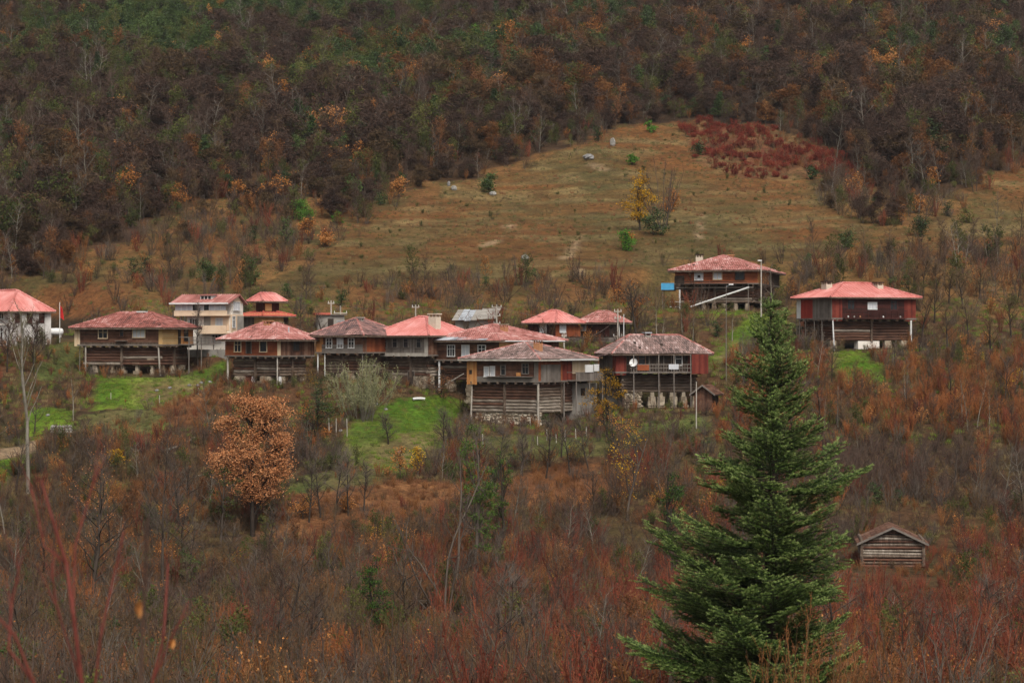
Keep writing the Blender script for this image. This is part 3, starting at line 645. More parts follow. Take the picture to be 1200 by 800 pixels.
    h.bits('clay_pot', 'orange', [(px2u(h, 'F', 609) * h.w - .2, px2u(h, 'F', 609) * h.w + .2, .06, .35, h.z(439) - .15, h.z(439) + .2)])
    h.bits('window_ledge', 'grey', [(.3 * h.w, .93 * h.w, .06, .4, zf + .45, zf + .52)])
    h.balcony('S', .55, 1.1, zf + .1, 1.3, mat='grey', rail=.85, boards=True)
    h.bits('laundry', 'white', [(.72 * h.d, .88 * h.d, 1.28, 1.34, zf + .9, zf + 1.7), (.9 * h.d, 1.0 * h.d, 1.28, 1.34, zf + 1.0, zf + 1.75)], 'S')
    h.stones('F', .06, .96, -.8, zl - .05, .65, sz=.3, mat='stonepale'); h.stones('S', .1, .35, -.5, zl, 1.0, sz=.3)
    h.core('concrete_wall', -.2, zf - .3, 'concrete', x0=-1.6, x1=.1, y0=h.d * .72, y1=h.d * 1.15)
    h.bits('hatch', 'dark', [(.82 * h.d, .9 * h.d, .06, .14, zf - 1.6, zf - .8)], 'S')
    h.post(-h.w + .55, .05, zf - .2, r=.1, mat='pale', lean=-.15); h.post(-.1, .1, zf - .2, r=.14, mat='pale'); h.post(.0, h.d * .5, zf - .1, r=.09, mat='grey'); h.post(-.9, -.2, .9, r=.05, mat='pale')
    h.chimney(-h.w * .22, h.d * .3, h.z(398), .8, 'brickch', 'tile_grey')
    h.bits('gutter', 'white', [(.3 * h.d, h.d, .76, .84, ze - .12, ze + .02)], 'S')
    # ---- house 10
    h = HS[10]; ze, zf, zl = wooden(h, 414.5, 436, 460, 2.0, 'tile_grey', 'brown', (.6, .9), logmat='loggrey', hipmat='loggrey')
    h.boards('F', 0, .75, zf - .1, ze, 'grey', 'v'); h.boards('F', .75, 1, zf - .3, ze, 'red', 'v')
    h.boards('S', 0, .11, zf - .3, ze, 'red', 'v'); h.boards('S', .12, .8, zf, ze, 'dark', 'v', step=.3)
    h.core('gallery_end', zf - .15, ze - .05, 'red', x0=.05, x1=1.15, y0=h.d * .81, y1=h.d * .995)
    h.bits('gallery_end_boards', 'red', [(h.d * (.81 + .0095 * 2 * i) + .01, h.d * (.81 + .0095 * 2 * (i + 1)) - .01, 1.13, 1.17 + (i % 3) * .01, zf - .2, ze - .05) for i in range(9)], 'S', kind='stuff')
    for px in (742, 752, 795): h.window('S', px2u(h, 'S', px), zf + 1.25, .7, 1.0, frame='brown' if px != 795 else 'white', cols=1)
    for px in (765, 782): h.door('S', px2u(h, 'S', px), zf + .1, .8, 1.8)
    h.balcony('S', .12, .81, zf + .02, 1.1, mat='grey', rail=.85, posts=False)
    h.bits('blanket', 'curtain', [(.55 * h.d, .66 * h.d, 1.08, 1.16, zf + .3, zf + .85)], 'S'); h.bits('rug', 'rust', [(.2 * h.d, .33 * h.d, 1.08, 1.15, zf + .2, zf + .8)], 'S')
    for u in (.16, .44, .61, .8): h.post(1.05, u * h.d, ze - .05, r=.075, mat='grey', lean=.1)
    h.piers(zl, [.42, .52, .66, .78, .92], .6, face='S', r=.3, shape='stone'); h.stones('S', .12, .3, -.5, zl, .6, sz=.28)
    T_ = h.T('S'); dm = MB(); c = Vector(T_(px2u(h, 'S', 738) * h.d, 1.2, zf + 1.05)); n_ = Vector((.75, -.6, .35)).normalized(); u_ = n_.orthogonal().normalized(); v_ = n_.cross(u_)
    rings = []
    for rr, dep in ((.03, -.14), (.2, -.12), (.36, -.07), (.46, 0)):
        rings.append([c + n_ * dep + (u_ * math.cos(t) + v_ * math.sin(t)) * rr for t in [2 * math.pi * i / 14 for i in range(14)]])
    vs = [v for r_ in rings for v in r_]; fs = [tuple(range(14))]
    for a in range(3):
        for i in range(14): j = (i + 1) % 14; fs.append((a * 14 + i, a * 14 + j, (a + 1) * 14 + j, (a + 1) * 14 + i))
    dm.add(vs, fs); dd = dm.build('satellite_dish', M['white'], h.o)
    ar = MB(); ar.tube(c - n_ * .14, c - n_ * .35 - Vector((0, 0, .5)), .03, .03, 5); ar.tube(c - v_ * .4, c + n_ * .35, .015, .015, 4); ar.build('dish_arm', M['tin'], dd)
    h.chimney(-h.w * .5, h.d * .42, h.z(389), .9, 'concrete', 'tin')
    sl = MB(); sl.add([(-h.w - 3.2, -1.2, ze - .5), (-h.w * .1, -1.2, ze - .05), (-h.w * .1, 4, ze + .9), (-h.w - 3.2, 4, ze + .2), (-h.w - 3.2, -1.2, ze - .6), (-h.w * .1, -1.2, ze - .15), (-h.w * .1, 4, ze + .8), (-h.w - 3.2, 4, ze + .1)],
                      [(0, 1, 2, 3), (7, 6, 5, 4), (0, 4, 5, 1), (1, 5, 6, 2), (2, 6, 7, 3), (3, 7, 4, 0)]); sl.build('lean_to_roof', M['tile_grey'], h.o)
    h.core('lean_to_wall', -.2, ze - .55, 'concrete', x0=-h.w - 2.6, x1=-h.w + .3, y0=.4, y1=4)
    # ---- house 13
    h = HS[13]; ze, zf, zl = wooden(h, 316.5, 332, 355, 2.0, 'tile_pink', 'rust', (.7, .7), split=.47)
    h.boards('F', 0, 1, zf, ze, 'rust'); h.boards('S', .0, .5, zf, ze, 'orange', 'v'); h.boards('S', .5, 1, zf, ze, 'dark', 'v')
    h.window('F', px2u(h, 'F', 819), h.z(323), .95, .9, pane='curtain', cols=1, rows=1, label='white framed window with small dark square'); h.window('F', px2u(h, 'F', 841), h.z(323), 1.0, .8, frame='cream', pane='curtain', cols=2, rows=1)
    h.window('F', px2u(h, 'F', 867), h.z(322.5), 1.05, .95, frame='dark', cols=2); h.bits('pane_insert', 'dark', [(px2u(h, 'F', 819) * h.w - .15, px2u(h, 'F', 819) * h.w + .2, .065, .08, h.z(325), h.z(322))])
    h.window('S', .3, zf + 1.0, .5, 1.1, frame='yellow', cols=1)
    h.bits('gallery_shelf', 'dark', [(.08 * h.w, .88 * h.w, .05, .7, zf - .1, zf), (.08 * h.w, .88 * h.w, .62, .7, zf + .15, zf + .25)])
    h.bits('gallery_beam', 'grey', [(0.02 * h.w, .95 * h.w, .1, .2, zf - .55, zf - .42)])
    h.core('recess_shade_box', zf - .8, zf - .1, 'dark', x0=-h.w * .9, x1=-h.w * .2, y0=.6, y1=2)  # solid dark box, coloured as the shade under the gallery
    h.piers(zl, [.33, .46, .58, .72, .86], .8, shape='round', mat='stone', r=.42); h.piers(zl, [.17], .8, r=.25)
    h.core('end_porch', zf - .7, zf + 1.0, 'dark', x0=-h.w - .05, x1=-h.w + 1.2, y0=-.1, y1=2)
    h.bits('porch_frame', 'white', [(.55, .72, .12, .24, -.1 + h.gz(-h.w + .6, -.2), zf - .7), (-.6, .55, .14, .22, 1.2, 1.28), (-.6, .55, .14, .22, .6, .68)])
    b = h.bits('blue_cabin', 'blue', [(-1.75, -.1, -1.2, .0, h.z(339), h.z(331))], label='bright blue box cabin on the left end'); h.bits('cabin_floor', 'dark', [(-1.75, -.1, -1.2, .05, h.z(340.3), h.z(339))])
    h.post(-h.w - 1.6, .1, h.z(340), r=.05, mat='grey'); h.post(-h.w - 1.6, 1.1, h.z(340), r=.05, mat='grey')
    m = MB(); m.tube((-h.w + 2.2, -2.2, h.z(360)), (-h.w + 9.6, -2.0, h.z(337)), .11, .11, 6); m.build('ramp_beam', M['white'], h.o, label='long pale beam slanting across the log storey')
    h.post(-h.w + 9.5, -2.0, h.z(334), r=.06, mat='grey')
    h.chimney(-h.w * .86, h.d * .5, h.z(294), .85, 'creamch', 'dark'); h.chimney(-h.w * .48, h.d * .55, h.z(294.5), .65, 'brickch', 'brickch')
    # ---- house 14
    h = HS[14]; ze, zf, zl = wooden(h, 348, 373, 399, 1.75, 'metal_red', 'darkred', (.7, .7), kind='metal', ov=.55)
    h.boards('F', 0, .12, zf, ze, 'white', 'v'); h.boards('F', .12, .46, zf, ze, 'redbright', 'v'); h.boards('F', .46, 1, zf - .2, ze, 'grey', 'v')
    h.boards('S', .0, .12, zf - .25, ze, 'red', 'v'); h.boards('S', .12, .86, zf, ze, 'darkred'); h.boards('S', .86, 1, zf - .25, ze, 'red', 'v')
    h.window('S', px2u(h, 'S', 997), h.z(357), .9, 1.0, frame='darkred', cols=2); h.window('S', px2u(h, 'S', 1022), h.z(358), 1.1, .7, frame='white', pane='curtain', cols=3, rows=1, label='small window with white curtains'); h.window('S', px2u(h, 'S', 1047), h.z(357), .9, 1.0, frame='darkred', cols=2)
    h.bits('gallery_rail', 'darkred', [(.12 * h.d, .86 * h.d, .45, .52, zf + .85, zf + .93), (.12 * h.d, .86 * h.d, .03, .52, zf - .05, zf + .05)] + [(.12 * h.d + i * .8, .12 * h.d + i * .8 + .06, .45, .51, zf, zf + .85) for i in range(10)], 'S')
    for i, px in enumerate((991, 998, 1005, 1032, 1052)):
        m = MB(); x, y, _ = h.T('S')(px2u(h, 'S', px) * h.d, .55, 0); rock_mesh(h.rng, m, (x, y, zf + .2), .1, .1, .12, 7); m.build('flower_pot', M[('white', 'concrete', 'brickch')[i % 3]], h.o)
    h.post(.0, .1, zf - .2, r=.09, mat='white', lean=.35); h.post(.05, h.d * .94, zf - .2, r=.12, mat='white')
    h.core('white_block_wall', -.6, zl - .05, 'cwhite', x0=-1.5, x1=-.62, y0=px2u(h, 'S', 1009) * h.d, y1=px2u(h, 'S', 1034) * h.d)
    h.piers(zl, [px2u(h, 'S', 1044)], .7, face='S', r=.33); h.piers(zl, [.05, .9], .7, face='S', r=.35)
    for u in (.08, .25, .5, .72): h.post(-h.w + u * h.w, .0, zf - .1, r=.08, mat='grey', lean=(-.2 if u < .2 else 0))
    h.bits('plank_fence', 'grey', [(.1 * h.w + i * .28, .1 * h.w + i * .28 + .2, .3, .34, -.2, 1.6 + (i % 3) * .12) for i in range(14)], 'F', kind='stuff')
    h.chimney(-h.w * .62, h.d * .12 + .9, h.z(328), 1.15, 'creamch', 'dark'); h.chimney(-h.w * .35, h.d * .7, h.z(329), 1.1, 'creamch', 'dark')
    m = MB(); x, y, _ = h.T('F')(-.2, -.1, 0); m.tube((x, y, -.2), (x, y, ze - .2), .05, .05, 5); m.build('drain_pipe', M['grey'], h.o)
    # ---- 11, 12
    for k, eave in ((11, 378), (12, 378)):
        h = HS[k]; ze = h.z(eave); zf = h.z(394); h.ze = ze
        h.core('wall', -.5, ze - .02, 'darkred' if k == 11 else 'dark'); h.roof(ze, 1.45 if k == 11 else 1.35, .55, 'metal_red' if k == 11 else 'tile_pink', 'metal' if k == 11 else 'tile')
        h.boards('F', 0, 1, zf, ze, 'darkred' if k == 11 else 'darkred', 'v'); h.boards('S', 0, 1, zf, ze, 'rust' if k == 11 else 'dark', 'v')
        h.boards('F', 0, 1, -.3, zf - .1, 'grey', 'h', step=.3); h.boards('S', 0, 1, -.3, zf - .1, 'grey', 'h', step=.3)
        if k == 11:
            h.window('F', px2u(h, 'F', 637), h.z(384), .9, 1.0, pane='curtain', cols=2); h.window('S', px2u(h, 'S', 659), h.z(384), .9, 1.0, pane='curtain', cols=2)
        else:
            h.window('F', px2u(h, 'F', 684.5), h.z(384), .6, .6, pane='curtain', cols=1); h.post(.3, h.d * .5, ze, r=.06, mat='white')
    # ---- house 1
    h = HS[1]; ze = h.z(364.5); zf = h.z(379); h.core('wall', -1.5, ze - .02, 'oldwhite', inset=.0); h.roof(ze, 2.5, .6, 'metal_red', 'metal')
    for px in (19, 33, 48.5): h.bits('bay_shade_sheet', 'dark', [(px2u(h, 'S', px) * h.d - .75, px2u(h, 'S', px) * h.d + .75, .0, .03, zf + .05, ze - .25)], 'S'); h.bits('bay_shutter', 'darkred', [(px2u(h, 'S', px) * h.d - .7, px2u(h, 'S', px) * h.d + .7, .031, .06, zf + .1, zf + 1.2)], 'S')  # flat dark sheets paint the shade inside the open bays
    for px in (12.5, 26.5, 41, 55): h.bits('pilaster', 'oldwhite', [(px2u(h, 'S', px) * h.d - .4, px2u(h, 'S', px) * h.d + .4, .0, .25, -.5, ze - .1)], 'S')
    h.window('F', px2u(h, 'F', 2), h.z(368), 1.0, 1.0, frame='white', cols=2); h.window('F', px2u(h, 'F', 1), h.z(391), 1.0, 1.3, frame='white', cols=2); h.window('F', px2u(h, 'F', -22), h.z(368), 1.0, 1.0, frame='white', cols=2)
    h.bits('floor_band', 'cwhite', [(0, h.w, .0, .12, zf - .2, zf)], 'F')
    # ---- house 3
    h = HS[3]; z1, z2, z3 = h.z(390), h.z(370), h.z(355)
    h.core('wall', -1.2, z2, 'cwhite', inset=0)
    xa = -h.w - 1.2
    m = MB(); m.box(xa, 0.05, -.9, h.d, z2, z2 + .15); m.build('balcony_slab', M['peach'], h.o)
    m = MB(); m.box(xa, .0, -.9, -.78, z2 + .15, z2 + .62); m.box(xa, xa + .12, -.78, 2, z2 + .15, z2 + .62); m.build('parapet', M['peach'], h.o)
    m = MB(); m.box(-h.w - .3, -.02, .3, h.d, z2 + .15, z3 - .02); m.build('top_storey', M['cwhite'], h.o)
    n = 9
    for i in range(n):
        u0 = xa + .15 + i * (abs(xa) - .3) / n; m = MB(); m.box(u0, u0 + .08, -.88, -.8, z2 + .62, z3 - .1); f = m.build('window', M['white'], h.o); m = MB(); m.box(u0 + .09, u0 + (abs(xa) - .3) / n - .01, -.86, -.83, z2 + .64, z3 - .12); m.build('pane', M['curtain' if i not in (3, 5) else 'glass'], f)
    # roof: front slope + gable side
    m = MB(); yr = h.d * .55; zr = h.z(344.5)
    P = [(xa - .35, -1.3, z3 - .05), (.35, -1.3, z3 - .05), (.35, yr, zr), (xa - .35, yr, zr), (.35, h.d + .5, z3 - .05), (xa - .35, h.d + .5, z3 - .05)]
    lo = [(a, b, c - .14) for a, b, c in P]
    m.add(P + lo, [(0, 1, 2, 3), (3, 2, 4, 5), (0, 6, 7, 1), (1, 7, 8, 2), (2, 8, 10, 4), (4, 10, 11, 5), (3, 9, 6, 0), (5, 11, 9, 3), (9, 8, 7, 6), (11, 10, 8, 9)]); rf = m.build('roof', M['tile_pink'], h.o)
    m = MB()
    for i in range(30):
        u = xa - .3 + i * (abs(xa) + .6) / 29; m.tube((u, -1.3, z3 - .02), (u, yr, zr + .03), .05, .05, 5, cap=False)
    m.build('roof_ribs', M['tile_pink'], rf, kind='stuff')
    m = MB(); m.box(xa - .38, .38, -1.42, -1.31, z3 - .14, z3 + .04); m.build('gutter', M['white'], rf)
    m = MB(); m.add([(.0, .3, z3 - .02), (.0, h.d, z3 - .02), (.0, yr, zr - .18), (-.2, .3, z3 - .02), (-.2, h.d, z3 - .02), (-.2, yr, zr - .18)], [(0, 1, 2), (3, 5, 4), (0, 3, 4, 1), (1, 4, 5, 2), (2, 5, 3, 0)]); m.build('gable', M['peach'], h.o)
    # dormer
    ud = px2u(h, 'F', 241) * h.w - h.w; m = MB(); m.box(ud - .75, ud + .75, .1, 2.6, z3 + .15, h.z(345.8)); dmr = m.build('dormer', M['white'], h.o)
    m = MB(); m.box(ud - .9, ud + .9, -.1, 2.8, h.z(345.8), h.z(345)); m.build('dormer_roof', M['tile_pink'], dmr)
    for k in (-1, 0, 1): m = MB(); m.box(ud + k * .45 - .16, ud + k * .45 + .16, .06, .1, z3 + .32, h.z(346.6)); m.build('pane', M['glass'], dmr)
    h.window('F', px2u(h, 'F', 227), h.z(378), .95, .9, cols=3, rows=1); h.bits('recess_shade_panel', 'concrete', [(px2u(h, 'F', 239) * h.w, px2u(h, 'F', 251) * h.w, .01, .03, z1 + .3, z2 - .05)]); h.window('F', px2u(h, 'F', 257), h.z(378), .8, 1.0, pane='curtain', cols=2)  # grey panel paints the shade of the balcony recess onto the flat wall
    m = MB(); ua, ub = px2u(h, 'F', 237) * h.w - h.w, -.02; m.box(ua, ub, -1.0, .0, z1 - .1, z1 + .05); m.build('balcony_slab', M['peach'], h.o)
    m = MB(); m.box(ua, ub, -1.0, -.88, z1 + .05, z1 + .85); m.box(ua, ua + .12, -.88, 0, z1 + .05, z1 + .85); m.build('parapet', M['peach'], h.o)
    h.window('F', px2u(h, 'F', 254), h.z(396), 1.15, .75, cols=3, rows=1); h.bits('peach_panel', 'peach', [(.55 * h.w, .98 * h.w, .01, .05, z2 - 1.7, z2)])
    h.bits('side_panel', 'peach', [(.0 * h.d, .5 * h.d, .01, .05, -1, z2)], 'S'); h.bits('grey_side_panel', 'concrete', [(.5 * h.d, h.d, .01, .05, -1, z2)], 'S'); h.window('S', .12 + .1, h.z(377), .6, 1.2, cols=2); h.window('S', .45, h.z(358.5), 1.5, .9, pane='curtain', cols=3, rows=1)
    h.bits('garden_wall', 'concrete', [(-.5, h.w + .4, 1.6, 1.9, -1.0, .45)])
    # side stair/terrace on the left
    m = MB(); m.box(-h.w - 1.1, -h.w - .02, .4, 3.2, z1 - .1, z1 + .05); m.build('terrace_slab', M['concrete'], h.o)
    for yy in (.5, 1.4): m = MB(); m.box(-h.w - 1.08, -h.w - .98, yy, yy + .1, z1 + .05, z2); m.build('post', M['white'], h.o)
    m = MB(); m.box(-h.w - 1.08, -h.w - 1.02, .6, 3.0, z1 + .75, z1 + .82); m.box(-h.w - 1.0, -h.w - .1, .42, .48, z1 + .75, z1 + .82); m.build('railing', M['grey'], h.o)
    # ---- house 4 (two tiers)
    h = HS[4]; zt, zm, zl = h.z(352.5), h.z(365.5), h.z(370)
    h.core('wall', -.5, zl + .3, 'yellow', inset=.05); h.boards('F', .0, .55, -.2, zl, 'grey', 'v'); h.boards('F', .55, 1, -.2, zl, 'yellow', 'v', step=.4); h.boards('S', 0, .8, -.2, zl, 'yellow', 'v', step=.4); h.boards('S', .8, 1, -.2, zl, 'dark', 'v')
    h.window('S', .35, zl - 1.2, .9, .8, frame='cream', pane='curtain', cols=2); h.window('S', .7, zl - 1.2, .7, .8, frame='cream', cols=2)
    h.roof(zl, .75, .65, 'metal_orange', 'metal', name='lower_roof', ridge=abs(h.w - h.d) + .01)
    i_ = 1.0; m = MB(); m.box(-h.w + i_, -i_, i_, h.d - i_ * .6, zl + .2, zt - .02); m.build('upper_storey', M['darkred'], h.o)
    m = MB()
    for j in range(16):
        for (a, b, c) in ((1, 0, 0), (0, 1, 0)):
            if a: x = -h.w + i_ + (h.w - 2 * i_) * j / 16; m.box(x + .01, x + (h.w - 2 * i_) / 16 - .01, i_ - .04, i_ + .0 - .001, zl + .3, zt - .05)
            else: y = i_ + (h.d - 1.6 * i_) * j / 16; m.box(-i_ + .001, -i_ + .04, y + .01, y + (h.d - 1.6 * i_) / 16 - .01, zl + .3, zt - .05)
    m.build('upper_boards', M['darkred'], h.o, kind='stuff')
    m = MB(); m.box(-i_ + .0, -i_ + .12, i_ + .2, i_ + 1.2, zm - .05 + .2, zt - .3); m.build('shutter', M['yellow'], h.o, label='yellow shuttered window')
    h.roof(zt, .95, 0, 'metal_red', 'metal', x0=-h.w + .25, x1=-.2, y0=.2, y1=h.d + .1, name='upper_roof', ridge=2.2)

# ------------------------------------------------------------------ small sheds and barns (their spots)
def gable_hut(name, label, px, py, wpx, hpx, risepx, depth, rz, wallm='loggrey', roofm='dark', group=None, cat='barn', logs=True, ov=.4, roofkind='shingle'):
    loc = gp(px, py); s = PX(loc.y); w = wpx / s; hh = hpx / s; rs = risepx / s
    o = empty(name, loc + Vector((0, 0, -.1)), R(rz)); tag(o, label, cat, group); rng = random.Random(int(px))
    m = MB(); m.box(-w / 2 + .1, w / 2 - .1, .1, depth - .1, -.6, hh); m.add([(-w / 2 + .1, .1, hh), (w / 2 - .1, .1, hh), (0, .1, hh + rs - .1), (-w / 2 + .1, depth - .1, hh), (w / 2 - .1, depth - .1, hh), (0, depth - .1, hh + rs - .1)], [(0, 1, 2), (5, 4, 3)]); m.build('wall', M['dark'], o)
    if logs:
        n = int((hh + rs) / .24); 
        for i in range(n):
            z = .12 + i * .24
            if z < hh: a = w / 2 + rng.uniform(.05, .2)
            else: a = (w / 2) * (hh + rs - z) / rs - .1
            if a < .25: continue
            m = MB(); m.tube((-a, .02 + rng.uniform(-.03, .03), z + rng.uniform(-.06, .06)), (a, .02 + rng.uniform(-.03, .03), z + rng.uniform(-.06, .06)), rng.uniform(.09, .14), rng.uniform(.09, .14), 8)
            lo_ = m.build('log', M[rng.choice(('log', 'log', 'loggrey', 'loggrey', 'logpale', 'brown'))], o)
            if z < hh:
                m = MB(); m.tube((w / 2 - .02, -.2, z + .13), (w / 2 - .02, depth + .1, z + .13), .14, .13, 8); m.build('log', M['loggrey'], o)
                m = MB(); m.tube((-w / 2 + .02, -.2, z + .13), (-w / 2 + .02, depth + .1, z + .13), .14, .13, 8); m.build('log', M['loggrey'], o)
    else:
        m = MB(); n = int(w / .25)
        for i in range(n): x = -w / 2 + i * w / n; m.box(x + .01, x + w / n - .01, .05, .1, -.3, hh + rs * (1 - abs(x + w / n / 2) / (w / 2)) - .05)
        m.build('board_cladding', M[wallm], o, kind='stuff')
    for sgn in (-1, 1):
        e = w / 2 + ov; ze = hh - rs * ov / (w / 2); A = Vector((sgn * e, -ov, ze)); B = Vector((0, -ov, hh + rs)); C = Vector((0, depth + ov, hh + rs)); D_ = Vector((sgn * e, depth + ov, ze)); t = Vector((0, 0, -.1))
        m = MB(); m.add([A, B, C, D_, A + t, B + t, C + t, D_ + t], [(0, 1, 2, 3), (7, 6, 5, 4), (0, 4, 5, 1), (1, 5, 6, 2), (2, 6, 7, 3), (3, 7, 4, 0)]); rf = m.build('roof', M[roofm], o)
        m = MB(); nv = 7; nu = int((depth + 2 * ov) / .5)
        for j in range(nv):
            for i in range(nu):
                a0 = A.lerp(B, j / nv); a1 = A.lerp(B, min(1, (j + 1.15) / nv)); y0 = (depth + 2 * ov) * i / nu + .01; y1 = (depth + 2 * ov) * (i + 1) / nu - .01; up = Vector((0, 0, .05 + rng.uniform(0, .05)))
                q = [a0 + Vector((0, y0, 0)) + up, a0 + Vector((0, y1, 0)) + up, a1 + Vector((0, y1, .03)), a1 + Vector((0, y0, .03))]
                m.box8([v - Vector((0, 0, .03)) for v in q] + q)
        m.build('roof_tiles', M['brown' if roofkind == 'shingle' else roofm], rf, kind='stuff')
        m = MB(); m.add([A + Vector((0, -.04, .06)), B + Vector((0, -.04, .06)), B + Vector((0, .02, .06)), A + Vector((0, .02, .06)), A + Vector((0, -.04, -.12)), B + Vector((0, -.04, -.12)), B + Vector((0, .02, -.12)), A + Vector((0, .02, -.12))], [(0, 1, 2, 3), (7, 6, 5, 4), (0, 4, 5, 1), (1, 5, 6, 2), (2, 6, 7, 3), (3, 7, 4, 0)]); m.build('barge_board', M['grey'], rf)
    return o

# ------------------------------------------------------------------ zones, in photo pixels of the ground point
def inpoly(px, py, poly):
    r = np.zeros(px.shape, bool); n = len(poly)
    for i in range(n):
        x0, y0 = poly[i]; x1, y1 = poly[(i + 1) % n]
        c = ((y0 > py) != (y1 > py)) & (px < (x1 - x0) * (py - y0) / ((y1 - y0) + 1e-9) + x0); r ^= c
    return r
_fb = np.array([(-400, 345), (-150, 335), (0, 322), (60, 318), (110, 290), (200, 258), (260, 232), (300, 215), (340, 222), (400, 235), (460, 228), (520, 214), (600, 192), (680, 163), (720, 152), (760, 145),
                (830, 143), (900, 150), (960, 175), (1000, 208), (1060, 238), (1110, 226), (1150, 205), (1200, 192), (1350, 170), (1700, 160)])
FIELDS = [[(108, 442), (200, 442), (232, 430), (262, 424), (264, 440), (215, 462), (180, 480), (118, 484)], [(30, 486), (60, 478), (92, 484), (86, 500), (50, 503), (25, 512)], [(-80, 540), (10, 528), (40, 508), (45, 520), (20, 560), (-10, 575), (-80, 590)],
          [(395, 515), (430, 488), (470, 470), (520, 462), (545, 470), (542, 505), (500, 535), (472, 560), (430, 556), (400, 540)],
          [(826, 418), (850, 400), (885, 368), (905, 372), (895, 395), (850, 425), (835, 435)], [(976, 414), (1010, 412), (1045, 440), (1030, 450), (990, 446)], [(822, 364), (880, 364), (870, 372), (825, 371)]]
DULLFIELD = [[(555, 512), (610, 505), (700, 512), (760, 500), (820, 484), (835, 500), (720, 535), (600, 545), (540, 540)], [(100, 490), (180, 480), (200, 495), (110, 512)], [(60, 400), (100, 402), (110, 440), (40, 450)], [(340, 560), (450, 550), (440, 600), (340, 610)]]
RUST = [[(175, 470), (230, 450), (262, 450), (262, 480), (200, 500)], [(290, 600), (380, 575), (480, 560), (560, 570), (520, 610), (300, 640)], [(580, 560), (700, 545), (720, 580), (600, 600)]]
REDP = [(800, 150), (870, 140), (905, 150), (1000, 185), (1010, 205), (940, 210), (860, 206), (815, 190)]
PASTURE = [(300, 345), (380, 300), (420, 258), (470, 240), (530, 222), (610, 200), (690, 170), (740, 152), (800, 148), (900, 146), (945, 212), (985, 262), (1085, 270), (1135, 238), (1160, 208), (1400, 180), (1400, 290), (1150, 285), (1060, 290), (1000, 300), (930, 306), (900, 305), (780, 310), (700, 320), (600, 326), (420, 330)]
PATH = [(-60, 530), (20, 520), (60, 504), (78, 500), (76, 507), (40, 525), (15, 536), (-60, 548)]
def zone(x, y):
    """x, y world arrays -> integer zone; edges broken up with noise"""
    z = hgt(x, y); px, py = to_px(x, np.maximum(y, 1), z)
    e = 10 * vnoise(x / 7, y / 7, 77) + 5 * vnoise(x / 2.5, y / 2.5, 78)
    qx, qy = px + e, py + .6 * e
    r = np.full(x.shape, 2)                                            # 2: brush
    r[inpoly(qx, qy, PASTURE)] = 1                                     # 1: pasture
    r[qy < np.interp(qx, _fb[:, 0], _fb[:, 1])] = 0                    # 0: forest
    r[inpoly(qx, qy, REDP)] = 5
    ex, ey = px + .8 * e, py + .5 * e
    for p in DULLFIELD: r[inpoly(ex, ey, p)] = 6
    for p in RUST: r[inpoly(qx, qy, p)] = 4
    for p in FIELDS: r[inpoly(ex, ey, p)] = 3
    r[inpoly(ex, ey, PATH)] = 7
    r[y < 100] = 2
    return r, px, py

